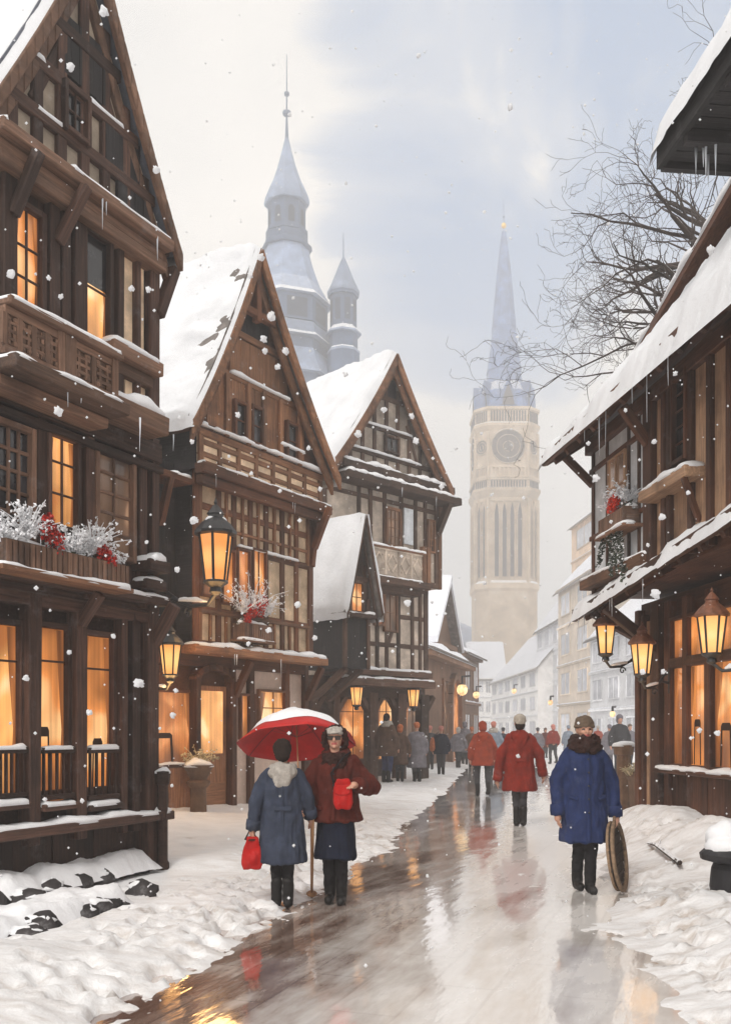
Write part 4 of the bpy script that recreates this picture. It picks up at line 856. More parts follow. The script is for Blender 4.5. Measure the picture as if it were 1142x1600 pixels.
for (a, dist, hw) in FACES:
    n = 4 if hw == fw else 2
    for i in range(n):                                        # lancet openings of the shaft
        c = -hw*.78+2*hw*.78*(i+.5)/n; lw = hw*.78/n*.52; M = face_tf(a)
        poly = [(c-lw, zt(908)), (c+lw, zt(908)), (c+lw, zt(815)), (c+lw*.6, zt(805)), (c, zt(797)), (c-lw*.6, zt(805)), (c-lw, zt(815))]
        b = MB(); P = [M@Vector((x, -dist-.05, z)) for x, z in poly]+[M@Vector((x, -dist+.4, z)) for x, z in poly]
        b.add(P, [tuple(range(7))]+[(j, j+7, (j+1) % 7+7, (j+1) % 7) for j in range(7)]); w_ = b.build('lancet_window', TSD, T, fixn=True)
        b = MB()
        for x in (c-lw*1.25, c+lw*1.25): on_face(b, a, x-lw*.16, x+lw*.16, zt(910), zt(806), dist, .45)
        for s_ in (-1, 1):
            p0 = M@Vector((c+s_*lw*1.25, -dist-.2, zt(808))); p1 = M@Vector((c, -dist-.2, zt(790))); b.beam(p0, p1, .25, .4)
        b.build('frame', TST, w_)
    b = MB()
    for x in (-hw, hw): on_face(b, a, x-.45, x+.45, zt(920), zt(789), dist, .3); on_face(b, a, x-.35, x+.35, zt(758), zt(688), dist, .3)
    on_face(b, a, -hw, hw, zt(794), zt(790), dist, .3); on_face(b, a, -hw*.95, hw*.95, zt(758), zt(755), dist, .35); on_face(b, a, -hw*.95, hw*.95, zt(743), zt(740), dist, .35)
    for i in range(9): x = -hw*.85+hw*1.7*i/8; on_face(b, a, x-hw*.05, x+hw*.05, zt(755), zt(743), dist, .3)
    b.build('pilaster_trim', TST, T)
    for (y0, y1, dd) in ((773, 763, 1.04), (673, 657, 1.02)):   # pierced parapets
        nb = 13 if hw == fw else 6; b = MB()
        for i in range(nb): x = -hw*.92+hw*1.84*(i+.5)/nb; on_face(b, a, x-hw*.46/nb, x+hw*.46/nb, zt(y0), zt(y1), dist*dd, .12)
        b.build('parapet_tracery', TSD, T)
    # clock
    M = face_tf(a); rr = min(hw*.93, 26*k); zc = zt(711); b = MB()
    def disc(b, r0, r1, y0, n=40):
        V = []; F = []
        for i in range(n):
            t = 2*math.pi*i/n
            for r_ in (r0, r1): V.append(M@Vector((r_*math.cos(t), -dist-y0, zc+r_*math.sin(t))))
        for i in range(n): j = (i+1) % n; F.append((2*i, 2*j, 2*j+1, 2*i+1))
        b.add(V, F)
    disc(b, 0.01, rr, .12); cf = b.build('clock_face', CLK, T, fixn=True)
    b = MB(); 
    for r_ in (1.0, .68, .3): 
        b.tube([M@Vector((rr*r_*math.cos(t), -dist-.15, zc+rr*r_*math.sin(t))) for t in np.linspace(0, 2*math.pi, 33)], .14 if r_ == 1 else .08, 6)
    b.build('ring', TST, cf)
    b = MB()
    for i in range(12):
        t = math.pi*i/6; p = lambda f: M@Vector((rr*f*math.cos(t), -dist-.18, zc+rr*f*math.sin(t))); b.beam(p(.72), p(.95), .18*rr/3, .12)
    b.build('hour_mark', TSD, cf)
    for (t, f, w_) in ((rad(96), .62, .22), (rad(-70), .44, .32)):
        b = MB(); b.beam(M@Vector((0, -dist-.28, zc)), M@Vector((rr*f*math.cos(t), -dist-.28, zc+rr*f*math.sin(t))), w_, .08); b.build('hand', TSD, cf)
# spire
sp = [(47, 651), (44, 640), (37, 620), (28, 604), (25, 590), (24.5, 583), (26, 582), (25, 576), (19.5, 540), (17.5, 515), (18, 514), (16, 490), (11, 430), (6.5, 388), (3, 362), (.6, 357)]
b = MB(); b.lathe([(r*k, zt(y)) for r, y in sp], sq=.5); spo = b.build('spire', TSL, T)
for (a, dist, hw) in FACES:
    M = face_tf(a); s_ = 1. if hw == fw else .6; ww = 13*k*s_; d0 = 47.5*k if hw == fw else 50*k
    poly = [(-ww, zt(648)), (ww, zt(648)), (ww*.75, zt(630)), (0, zt(606)), (-ww*.75, zt(630))]
    b = MB(); P = [M@Vector((x, -d0, z)) for x, z in poly]+[M@Vector((x*.7, -d0+26*k, z)) for x, z in poly]
    b.add(P, [tuple(range(5))]+[(j, j+5, (j+1) % 5+5, (j+1) % 5) for j in range(5)]); dm = b.build('dormer', TSL, spo, fixn=True)
    poly = [(x*.72, zt(648)+(z-zt(648))*.78) for x, z in poly]; b = MB(); P = [M@Vector((x, -d0-.08, z)) for x, z in poly]; b.add(P, [tuple(range(5))]); b.build('dormer_opening', TSD, spo, fixn=True)
    if hw != fw:
        b = MB(); p = M@Vector((0, -Wd*1.03*1.08, 0)); b.lathe([(4*k, zt(655)), (4.2*k, zt(640)), (3*k, zt(632)), (.3*k, zt(612))], n=8, c=(p.x, p.y, 0)); b.build('pinnacle', TSL, T)
b = MB(); b.ell((0, 0, zt(352)), (4*k, 4*k, 4.6*k)); b.build('gilt_ball', GOLD, T, smooth=True)
b = MB(); b.tube([(0, 0, zt(358)), (0, 0, zt(308))], [.8*k, .35*k], 6); b.ell((0, 0, zt(338)), (2*k, 2*k, 2.4*k)); b.build('finial_rod', TSL, T)

# ================================================================== palace tower with its corner turret
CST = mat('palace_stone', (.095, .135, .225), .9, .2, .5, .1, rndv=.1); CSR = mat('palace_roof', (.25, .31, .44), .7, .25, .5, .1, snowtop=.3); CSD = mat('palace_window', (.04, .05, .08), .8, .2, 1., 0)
Dc = 165.; k = Dc/FPX
def zc_(y): return CAMZ+(HOR-y)*k
T = empty('palace_tower', ((448-CX)*k, Dc, 0), rad(20), 'pale grey snow-dusted tower with flared belfry spire and small turret rising behind the second house', 'tower')
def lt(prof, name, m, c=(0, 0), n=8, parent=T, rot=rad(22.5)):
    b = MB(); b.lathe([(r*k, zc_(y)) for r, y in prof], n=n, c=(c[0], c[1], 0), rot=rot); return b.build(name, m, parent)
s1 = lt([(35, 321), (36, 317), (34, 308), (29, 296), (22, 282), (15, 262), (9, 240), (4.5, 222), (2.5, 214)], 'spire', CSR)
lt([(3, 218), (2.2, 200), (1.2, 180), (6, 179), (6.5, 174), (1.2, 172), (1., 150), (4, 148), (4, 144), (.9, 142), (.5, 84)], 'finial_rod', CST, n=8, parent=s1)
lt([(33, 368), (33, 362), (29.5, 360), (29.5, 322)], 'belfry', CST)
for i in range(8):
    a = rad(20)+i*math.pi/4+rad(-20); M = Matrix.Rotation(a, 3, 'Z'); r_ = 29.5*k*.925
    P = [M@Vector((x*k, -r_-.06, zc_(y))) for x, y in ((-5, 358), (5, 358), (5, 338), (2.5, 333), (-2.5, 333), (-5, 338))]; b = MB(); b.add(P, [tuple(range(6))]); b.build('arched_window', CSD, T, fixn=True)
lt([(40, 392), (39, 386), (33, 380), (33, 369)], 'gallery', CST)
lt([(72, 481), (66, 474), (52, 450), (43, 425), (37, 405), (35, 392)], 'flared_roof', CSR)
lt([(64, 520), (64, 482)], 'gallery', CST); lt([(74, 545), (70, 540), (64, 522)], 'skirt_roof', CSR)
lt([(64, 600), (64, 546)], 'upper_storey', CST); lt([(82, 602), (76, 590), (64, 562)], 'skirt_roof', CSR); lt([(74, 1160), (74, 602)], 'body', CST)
for i in range(8):
    M = Matrix.Rotation(i*math.pi/4+.0, 3, 'Z')
    for (rr, y0, y1, hw_) in ((64, 517, 488, 16), (74, 680, 612, 9)):
        P = [M@Vector((x*k, -rr*k*.925-.08, zc_(y))) for x, y in ((-hw_, y0), (hw_, y0), (hw_, y1), (-hw_, y1))]; b = MB(); b.add(P, [(0, 1, 2, 3)]); b.build('window', CSD, T, fixn=True)
Mi = Matrix.Rotation(-rad(20), 3, 'Z'); c = Mi@Vector(((537-448)*k, -2.5, 0))
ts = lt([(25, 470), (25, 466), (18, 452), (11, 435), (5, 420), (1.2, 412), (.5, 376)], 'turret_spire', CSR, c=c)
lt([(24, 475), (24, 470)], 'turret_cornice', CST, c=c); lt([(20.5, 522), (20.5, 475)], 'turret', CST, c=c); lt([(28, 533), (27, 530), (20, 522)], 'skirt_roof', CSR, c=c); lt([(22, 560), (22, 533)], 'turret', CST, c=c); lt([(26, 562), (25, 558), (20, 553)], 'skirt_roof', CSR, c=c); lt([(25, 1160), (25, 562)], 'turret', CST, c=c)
for i in range(8):
    M = Matrix.Rotation(i*math.pi/4, 3, 'Z'); P = [c+M@Vector((x*k, -20.5*k*.925-.06, zc_(y))) for x, y in ((-4.5, 515), (4.5, 515), (4.5, 482), (-4.5, 482))]; b = MB(); b.add(P, [(0, 1, 2, 3)]); b.build('window', CSD, T, fixn=True)

# ================================================================== houses further along the street
def far_house(name, label, p0, p1, depth, he, hr, wallm, roofm, cols, rows, winm=None, group='houses far down the street', gable_front=False, bands=True, ww=.55, lit=None, z0f=.35, fs=1.):
    """a row house whose front runs from p0 to p1 (left to right seen from the street)"""
    p0 = (p0[0]*fs, p0[1]*fs); p1 = (p1[0]*fs, p1[1]*fs); depth *= fs; he = CAMZ+(he-CAMZ)*fs; hr = CAMZ+(hr-CAMZ)*fs
    d = Vector((p1[0]-p0[0], p1[1]-p0[1])); L_ = d.length
    T = empty(name, (p0[0], p0[1], 0), math.atan2(d.y, d.x), label, 'house', group)
    b = MB(); b.box(0, L_, 0, depth, -.2, he)
    if gable_front: b.prism([(0, he), (L_/2, hr), (L_, he)], 0, depth)
    else: b.prism([(0, he), (depth/2, hr), (depth, he)], 0, L_, axis='x')
    b.build('wall', wallm, T, fixn=True)
    b = MB(); q = MB()
    if gable_front:
        sl = (hr-he)/(L_/2)
        for sg in (-1, 1):
            c = L_/2; P = lambda t, o: (c+sg*(L_/2)*t, hr-(hr-he)*t+o)
            V = [(P(t, o)[0], y, P(t, o)[1]) for o in (.0, .12) for y in (-.5, depth) for t in (0, 1.12)]
            b.add(V, [(0, 1, 3, 2), (4, 6, 7, 5), (0, 4, 5, 1), (2, 3, 7, 6), (0, 2, 6, 4), (1, 5, 7, 3)])
            V = [(P(t, o)[0], y, P(t, o)[1]) for o in (.1, .42) for y in (-.6, depth) for t in (-.02, 1.14)]
            q.add(V, [(0, 1, 3, 2), (4, 6, 7, 5), (0, 4, 5, 1), (2, 3, 7, 6), (0, 2, 6, 4), (1, 5, 7, 3)])
    else:
        for (y0, y1) in ((-.6, depth/2), (depth+.6, depth/2)):
            ex = .6*(hr-he)/(depth/2)
            V = [(x, y, z+o) for o in (0, .12) for x in (-.3, L_+.3) for y, z in ((y0, he-ex), (y1, hr))]
            b.add(V, [(0, 1, 3, 2), (4, 6, 7, 5), (0, 4, 5, 1), (2, 3, 7, 6), (0, 2, 6, 4), (1, 5, 7, 3)])
            nn = max(6, int(L_/.6))
            def fn(a, c, y0=y0, y1=y1, ex=ex): 
                f = c; e_ = sstep(0, .08, f); x = -.36+(L_+.72)*a
                return (x, y0*1.02+(y1-y0)*f, he-ex+(hr-he+ex)*f+.1+(.3+.12*fbm(x*.5, f*3, hr))*e_*(.4+.6*min(1, min(a, 1-a)*nn))-.14*(1-e_))
            q.grid(fn, nn*2, 8)
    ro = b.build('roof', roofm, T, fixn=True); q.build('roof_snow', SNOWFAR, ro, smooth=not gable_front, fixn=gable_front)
    tmpl = None; fh = he/rows
    for r_ in range(rows):
        for c in range(cols):
            w_ = L_/cols*ww; x = L_*(c+.5)/cols; z = fh*r_+fh*(.28 if r_ else .15); h_ = fh*(.52 if r_ else .62)
            b = MB(); b.box(x-w_/2-.1, x+w_/2+.1, -.12, .02, z-.12, z); b.box(x-w_/2-.1, x+w_/2+.1, -.1, .02, z+h_, z+h_+.1); b.box(x-w_/2-.1, x-w_/2, -.1, .02, z, z+h_); b.box(x+w_/2, x+w_/2+.1, -.1, .02, z, z+h_); b.box(x-.05, x+.05, -.07, .02, z, z+h_)
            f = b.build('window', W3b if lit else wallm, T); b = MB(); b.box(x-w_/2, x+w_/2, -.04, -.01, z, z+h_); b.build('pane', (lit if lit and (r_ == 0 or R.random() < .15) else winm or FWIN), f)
        if bands and r_: b = MB(); b.box(-.05, L_+.05, -.18, .02, fh*r_-.1, fh*r_+.12); bo = b.build('string_course', wallm, T); q = MB(); snow_bar(q, (0, -.1, fh*r_+.11), (L_, -.1, fh*r_+.11), (0, 1, 0), .22, .09); q.build('snow_cap', SNOWFAR, bo, smooth=True)
    b = MB(); b.box(-.15, L_+.15, -.3, .02, he-.28, he-.02); b.build('cornice', wallm, T)
    return T
def P2(x, d): return ((x-CX)/FPX*d, d)
FT1 = mat('far_tan', (.58, .43, .31), .9, .2, .7, .1); FT2 = mat('far_buff', (.66, .57, .48), .9, .2, .7, .1); FT3 = mat('far_grey', (.76, .77, .80), .9, .15, .7, .1); FT4 = mat('far_pale', (.80, .79, .78), .9, .15, .7, .1)  # grey and pale walls lightened further: mist mixed into their colour
FWIN = mat('far_pane', (.55, .56, .60), .3, .3, 1., 0); FBR = mat('far_brown', (.21, .125, .085), .9, .3, .7, .1)  # far panes whitened to stand for the mist before them
# right-hand row, near to far
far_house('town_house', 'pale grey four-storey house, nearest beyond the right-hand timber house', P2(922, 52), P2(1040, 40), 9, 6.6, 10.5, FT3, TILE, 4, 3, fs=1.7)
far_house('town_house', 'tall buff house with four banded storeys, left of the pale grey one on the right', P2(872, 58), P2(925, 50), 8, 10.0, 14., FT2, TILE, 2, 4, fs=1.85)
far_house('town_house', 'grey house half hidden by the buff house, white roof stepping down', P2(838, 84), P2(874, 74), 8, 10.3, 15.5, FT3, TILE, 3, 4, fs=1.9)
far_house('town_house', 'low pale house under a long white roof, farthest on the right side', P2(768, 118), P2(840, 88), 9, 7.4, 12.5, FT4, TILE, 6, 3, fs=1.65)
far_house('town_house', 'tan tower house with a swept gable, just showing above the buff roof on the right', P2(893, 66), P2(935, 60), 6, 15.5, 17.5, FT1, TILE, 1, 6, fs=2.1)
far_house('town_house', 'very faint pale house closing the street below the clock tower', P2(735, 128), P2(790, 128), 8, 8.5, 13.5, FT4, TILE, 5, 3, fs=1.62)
# left-hand row beyond the third house
T = far_house('arcaded_house', 'low brown house with a round lit archway beyond the third timber house', P2(658, 40), P2(727, 51), 7, 5.1, 5.9, FBR, TILE, 1, 1, lit=GL_DIM, ww=.16, group=None, bands=False)
L_ = (Vector(P2(727, 51))-Vector(P2(658, 40))).length
b = MB(); ac = L_*.66; aw = 1.25
poly = [(ac-aw, -.1), (ac+aw, -.1), (ac+aw, 2.9)]+[(ac+aw*math.cos(t), 2.9+aw*math.sin(t)) for t in np.linspace(.2, math.pi-.2, 9)]+[(ac-aw, 2.9)]
b.prism(poly, -.06, .03); ar = b.build('archway', GL_C, T, fixn=True)
b = MB()
for i in range(10):
    t0, t1 = math.pi*i/10, math.pi*(i+1)/10; b.beam((ac+(aw+.12)*math.cos(t0), -.12, 2.9+(aw+.12)*math.sin(t0)), (ac+(aw+.12)*math.cos(t1), -.12, 2.9+(aw+.12)*math.sin(t1)), .3, .3)
for s_ in (-1, 1): b.beam((ac+s_*(aw+.12), -.12, -.1), (ac+s_*(aw+.12), -.12, 2.9), .3, .3)
b.build('arch_frame', FBR, T)
b = MB(); b.box(-.2, L_+.3, -.5, .02, 4.75, 5.0); co_ = b.build('cornice', FBR, T); q = MB(); snow_bar(q, (-.2, -.25, 5.), (L_+.3, -.25, 5.), (0, 1, 0), .5, .14); q.build('snow_cap', SNOWFAR, co_, smooth=True)
far_house('gabled_house', 'brown gable with white swept roof above the arcaded house on the left', P2(668, 47), P2(706, 53), 7, 6.2, 9.2, FBR, TILE, 3, 2, group=None, gable_front=True, bands=False)
far_house('corner_house', 'small square grey-brown house with thick flat snow on top, last on the left side', P2(722, 66), P2(748, 73), 6, 7.0, 7.9, FBR, TILE, 2, 2, group=None)

# ================================================================== bare tree behind the right-hand house
BARK = mat('bark', (.055, .038, .032), .9, .4, 6., .5, grain=True, snowtop=.5); TWIG = mat('twig', (.06, .045, .04), .9, .3, 6., 0)
TB = Vector((10.3, 21.5, .5)); T = empty('bare_tree', TB, 0, 'leafless snow-dusted tree spreading twigs over the right-hand roof', 'tree')
tr, tw = MB(), MB(); RT = random.Random(21)
def branch(mb, p, d, l, r, lvl):
    n = 6 if lvl < 3 else 5; path = [p]; rr = [r]; q = p.copy(); dd = d.normalized()
    for i in range(n):
        w_ = .16+.1*lvl*.5
        dd = (dd+Vector((RT.gauss(0, w_), RT.gauss(0, w_), RT.gauss(0, w_)+(.02 if lvl > 1 else .05)))).normalized(); q = q+dd*l/n; path.append(q.copy()); rr.append(max(.004, r*(1-.78*(i+1)/n)))
        if lvl < 5 and i >= 1:
            for _ in range(1 if lvl < 2 else RT.choice((0, 1, 1, 2)) if lvl < 4 else RT.choice((0, 0, 1))):
                ax = Vector((RT.gauss(0, 1), RT.gauss(0, 1), RT.gauss(0, 1))).normalized(); nd = (Matrix.Rotation(RT.uniform(.4, .95), 3, ax)@dd); nd.z += .08
                branch(tw if lvl+1 >= 3 else mb, q.copy(), nd, l*RT.uniform(.42, .68), rr[-1]*.72, lvl+1)
    mb.tube(path, rr, 8 if lvl < 2 else 5 if lvl < 3 else 3, cap=False)
tr.tube([(0, 0, -.8), (.1, 0, 3.), (0, .1, 6.2), (-.1, 0, 9.2)], [.42, .36, .33, .29], 12)
for (dx, dz, l, z0) in ((-1, .05, 3.6, 10.6), (-1, .12, 4.9, 11.0), (-1, .26, 4.6, 11.7), (-1, .42, 4.8, 12.2), (-.85, .7, 4.9, 12.6), (-.7, .9, 4.4, 12.4), (.9, .8, 5., 11.5), (-1, -.05, 3.2, 10.4), (-.9, .55, 5.2, 12.9), (-.8, .85, 5.0, 13.2), (-1, .18, 4.4, 12.0), (-1, .34, 4.3, 11.4)):
    branch(tr, Vector((-.1, RT.uniform(-.1, .1), z0-.9)), Vector((dx, RT.uniform(-.5, .45), dz)), l*.93, .19, 1)
tr.tube([(-.1, 0, 9.1), (-.12, .05, 11.), (-.2, 0, 13.)], [.29, .22, .12], 10)
tr.build('trunk', BARK, T, smooth=True); tw.build('crown', TWIG, T, smooth=True)
# ================================================================== lanterns
def lantern(label, C, s, wall=None, cap=IRON, lbl_group='street lanterns on the house fronts', arm_low=True, n=6, light=38.):
    """C: centre of the glass; s: height of the glass; wall: point where its bracket meets the wall"""
    T = empty('wall_lantern', C, R.random(), label, 'lantern', lbl_group)
    r1, r0 = s*.36, s*.24; g_ = MB(); g_.lathe([(r0, -s*.5), (r1, s*.5)], n=n); gl = g_.build('lamp_glass', LAMP, T)
    f = MB(); f.ell((0, 0, -s*.05), (s*.08, s*.08, s*.15), nu=8, nv=6); f.build('flame', LAMPHOT, T, smooth=True)
    f = MB()
    for i in range(n):
        a = 2*math.pi*i/n; f.beam((r0*1.02*math.cos(a), r0*1.02*math.sin(a), -s*.5), (r1*1.02*math.cos(a), r1*1.02*math.sin(a), s*.5), s*.045, s*.045)
    f.build('frame', IRON, T)
    c = MB(); c.lathe([(r1*1.0, s*.48), (r1*1.28, s*.5), (r1*1.3, s*.56), (r1*.9, s*.74), (r1*.5, s*.86), (r1*.45, s*.93), (r1*.55, s*.95), (r1*.2, s*1.12), (r1*.07, s*1.16), (r1*.12, s*1.2), (.002, s*1.3)], n=12); cp = c.build('cap', cap, T)
    q = MB(); snow_bar(q, (-r1*.7, 0, s*.78), (r1*.7, 0, s*.78), (0, 1, 0), r1*.9, s*.1); q.build('snow_cap', SNOW, cp, smooth=True)
    b = MB(); b.lathe([(r0*.3, -s*.8), (r0*.6, -s*.74), (r0*.5, -s*.64), (r0*1.15, -s*.54), (r0*1.1, -s*.49)], n=12); b.build('base', IRON, T)
    if wall is not None:
        Mi = Matrix.Rotation(-T.rotation_euler.z, 3, 'Z'); w_ = Mi@(Vector(wall)-Vector(C)); b = MB(); p0 = Vector((0, 0, -s*.76)); 
        path = [p0, p0+Vector((w_.x*.12, w_.y*.12, -s*.22)), Vector((w_.x*.4, w_.y*.4, -s*.95)), Vector((w_.x*.7, w_.y*.7, -s*.72)), Vector((w_.x, w_.y, -s*.8))]
        b.tube(path, s*.05, 8); b.tube([Vector((w_.x, w_.y, -s*.4)), Vector((w_.x*.8, w_.y*.8, -s*.55)), Vector((w_.x*.55, w_.y*.55, -s*.85))], s*.035, 6)
        d = w_.xy.normalized(); b.tube([Vector((w_.x*.45+d.x*s*.14*math.cos(t)*(1-t/9), w_.y*.45+d.y*s*.14*math.cos(t)*(1-t/9), -s*1.1+s*.14*math.sin(t)*(1-t/9))) for t in np.linspace(0, 7, 16)], s*.025, 6)
        b.tube([Vector((w_.x, w_.y, -s*1.15)), Vector((w_.x, w_.y, -s*.3))], s*.06, 6); br_ = b.build('bracket', IRON, T)
        q = MB(); snow_bar(q, (w_.x*.15, w_.y*.15, -s*.9), (w_.x*.6, w_.y*.6, -s*.78), (-d.y, d.x, 0), s*.12, s*.08); q.build('snow_cap', SNOW, br_, smooth=True)
    if light and wall is not None:
        l = bpy.data.lights.new('lamp_light', 'POINT'); l.energy = light; l.color = (1, .55, .2); l.shadow_soft_size = s*.5; lo = bpy.data.objects.new('lamp_light', l); COL.objects.link(lo); lo.parent = T; lo.location = (0, 0, -s*1.15)
    return T
P = lambda x, y, d: at_depth(x, y, d)
lantern('largest lantern on the left, lit, before the bay of the second house', P(337, 872, 16.2), .78, H2.world(.45, .28, 5.2))
lantern('small lit lantern beside the orange shop window of the second house', P(266, 1031, 16.2), .50, H2.world(.0, .2, 2.6))
lantern('lantern under the far tip of the right-hand awning, with a copper cap, leftmost of three', P(946, 1000, 14.6), .42, HR.world(.25, .72, 2.7), RUSTC, light=2.)
lantern('lit lantern on the dark corner post of the right-hand house, the middle one of three', P(1003, 1030, 13.6), .42, HR.world(1.3, .68, 2.3), RUSTC, light=1.5)
lantern('largest and nearest lantern on the right, before the glowing bay windows', P(1112, 992, 10.9), .42, HR.world(4.6, .7, 2.3), RUSTC, light=1.2)
lantern('hanging lantern under the left end of the third house canopy', H3.world(H3.u(557, -.6), -.6, 2.6), .5, None, IRON)
lantern('hanging lantern under the right end of the third house canopy', H3.world(H3.u(646, -.6), -.6, 2.6), .5, None, IRON)
for (lab, x, y, d, s) in (('round glowing lamp beside the archway of the arcaded house', 722, 1078, 44, .5), ('smaller glowing lamp right of the round archway lamp', 744, 1086, 60, .42), ('faint lamp glowing below the clock tower, over the red coat', 803, 1080, 86, .45), ('faint lamp glowing at the foot of the tall buff house', 860, 1098, 50, .26), ('faint lamp glowing in the shop of the pale grey house, above the dark passer-by', 957, 1116, 40, .24)):
    c = P(x, y, d); T = empty('hanging_lamp', c, 0, lab, 'lamp', 'lamps glowing in the mist'); b = MB(); b.ell((0, 0, 0), (s*.5, s*.5, s*.55)); b.build('globe', FARGLOW, T, smooth=True)
    b = MB(); b.tube([(0, 0, s*.5), (0, 0, s*1.2), (s*.8, .3, s*1.3)], .05, 6); b.lathe([(.3*s, s*.45), (.1*s, s*.62)], n=8); b.build('bracket', IRON, T)

# ================================================================== winter flower boxes
RED = mat('red_berries', (.42, .02, .012), .5, .4, 20., 0, rndv=.5); REDB = mat('bright_red_flowers', (.62, .04, .015), .5, .3, 20., 0, rndv=.4)
SPRIG = mat('frosted_sprig', (.74, .75, .78), .8, .2, 20., 0, rndv=.25); LEAF = mat('dark_sprig', (.035, .045, .03), .7, .4, 10., 0, rndv=.5, snowtop=.3)
RF = random.Random(5)
def leafcloud(mb, c, r, n, size, flat=.3):
    c = Vector(c)
    for _ in range(n):
        d = Vector((RF.gauss(0, 1), RF.gauss(0, 1), RF.gauss(0, 1))).normalized()*RF.random()**.45; p = c+Vector((d.x*r[0], d.y*r[1], d.z*r[2])); s_ = size*RF.uniform(.6, 1.4)
        a = Vector((RF.gauss(0, 1), RF.gauss(0, 1), RF.gauss(0, 1))).normalized(); b2 = a.orthogonal().normalized(); c2 = a.cross(b2)
        mb.add([p+b2*s_, p+c2*s_*.6+a*s_*flat, p-b2*s_, p-c2*s_*.6+a*s_*flat, p+a*s_*.5, p-a*s_*.4], [(0, 1, 4), (1, 2, 4), (2, 3, 4), (3, 0, 4), (1, 0, 5), (2, 1, 5), (3, 2, 5), (0, 3, 5)])
def sprays(mb, c, n, l, up=.8, spread=1., leaf=.02):
    c = Vector(c)
    for _ in range(n):
        d = Vector((RF.gauss(0, spread), RF.gauss(0, spread*.7), up+RF.random()*.5)).normalized(); ll = l*RF.uniform(.5, 1.1); p1 = c+d*ll*.6; p2 = c+d*ll+Vector((0, 0, -.15*ll)); mb.tube([c, p1, p2], [.008, .006, .003], 4)
        for k in range(9): f = RF.uniform(.3, 1.); q = c.lerp(p2, f)+Vector((RF.gauss(0, .02), RF.gauss(0, .02), RF.gauss(0, .02))); leafcloud(mb, q, (.02, .02, .02), 2, leaf)
def flower_box(label, H, u0, u1, z, v, reds, whites, rm=RED, sc=1.):
    T = empty('flower_box', H.world((u0+u1)/2, v, z), H.root.rotation_euler.z, label, 'flower box', 'winter flower boxes on the house fronts'); hw = (u1-u0)/2
    b = MB(); b.box(-hw, hw, -.14, .12, 0, .03); b.box(-hw, hw, -.15, -.12, 0, .24*sc); b.box(-hw, hw, .1, .13, 0, .24*sc)
    for i in range(int(2*hw/.07)+1): x = -hw+.07*i; b.box(x, x+.05, -.17, -.149, .0, .23*sc)
    b.box(-hw, -hw+.03, -.13, .11, 0, .24*sc); b.box(hw-.03, hw, -.13, .11, 0, .24*sc); b.build('trough', W1b, T)
    b = MB(); b.box(-hw-.08, hw+.08, -.2, .13, -.05, -.005); sh = b.build('shelf', W3b, T); q = MB(); snow_bar(q, (-hw-.08, -.1, -.006), (hw+.08, -.1, -.006), (0, 1, 0), .2, .05); q.build('snow_cap', SNOW, sh, smooth=True)
    b = MB()
    for (x, zz, n, l) in whites: sprays(b, (x, -.03, zz), n, l*sc)
    b.build('frosted_foliage', SPRIG, T)
    b = MB()
    for i in range(int(hw*30)): leafcloud(b, (RF.uniform(-hw, hw), -.02, .25*sc), (.08, .08, .08), 3, .035)
    b.build('dark_foliage', LEAF, T)
    for (x, zz, r) in reds: b = MB(); leafcloud(b, (x, -.12, zz), (r*.7, r*.6, r), 130, .022*sc); b.build('red_blossom', rm, T)
    q = MB(); snow_bar(q, (-hw, 0, .23*sc), (hw, 0, .23*sc), (0, 1, 0), .16, .09*sc); q.build('snow_on_soil', SNOW, T, smooth=True)
    return T
ub = lambda x: H1.u(x, -.4)
b0, b1 = ub(-10), ub(178); zc = H1.z(100, 905, -.4); hw = (b1-b0)/2; cu = (b0+b1)/2
flower_box('long flower box with two red bunches and frosted sprays on the first house', H1, b0, b1, zc, -.4, [(ub(58)-cu, .42, .13), (ub(72)-cu, .32, .15), (ub(62)-cu, .50, .08), (ub(148)-cu, .3, .12), (ub(160)-cu, .24, .11)], [(ub(40)-cu, .3, 26, .5), (ub(10)-cu, .2, 20, .4), (ub(110)-cu, .25, 26, .36), (ub(140)-cu, .3, 26, .46), (ub(168)-cu, .2, 12, .3), (ub(85)-cu, .25, 10, .3)])
u2 = lambda x: H2.u(x, -.55); cu = u2(405)
flower_box('short flower box with one red bunch on the bay ledge of the second house', H2, u2(385), u2(428), H2.z(405, 1000, -.55), -.35, [(u2(397)-cu, .55, .16), (u2(409)-cu, .62, .2), (u2(416)-cu, .78, .13), (u2(390)-cu, .38, .13)], [(-.1, .5, 30, .75), (.15, .5, 26, .6), (-.35, .5, 12, .6), (.4, .5, 12, .5)], sc=1.3)
u3 = lambda x: HR.u(x, -.12); cu = u3(968)
flower_box('bright red bouquet with frosted sprays in a box on the grey panels', HR, u3(950), u3(990), 4.45, -.1, [(u3(966)-cu, .36, .15), (u3(972)-cu, .42, .1)], [(u3(960)-cu, .3, 22, .4), (u3(980)-cu, .35, 18, .4), (0, .4, 14, .4)], rm=REDB)
T = empty('evergreen_swag', HR.world(u3(966), -.2, 4.42), HR.root.rotation_euler.z, 'dark evergreen swag drooping under the red bouquet on the grey panels', 'swag'); b = MB()
for (x, l, dx) in ((-.5, .35, -.3), (-.1, .6, .05), (.12, .55, .12), (.35, .75, .3), (.5, .8, .35)):
    for i in range(16): f = i/15; leafcloud(b, (x*.5+dx*f, -.02, -l*f), (.05*(1-f)+.02, .05, .05), 5, .03)
leafcloud(b, (0, -.02, .0), (.3, .06, .06), 40, .03); b.build('sprig', LEAF, T)
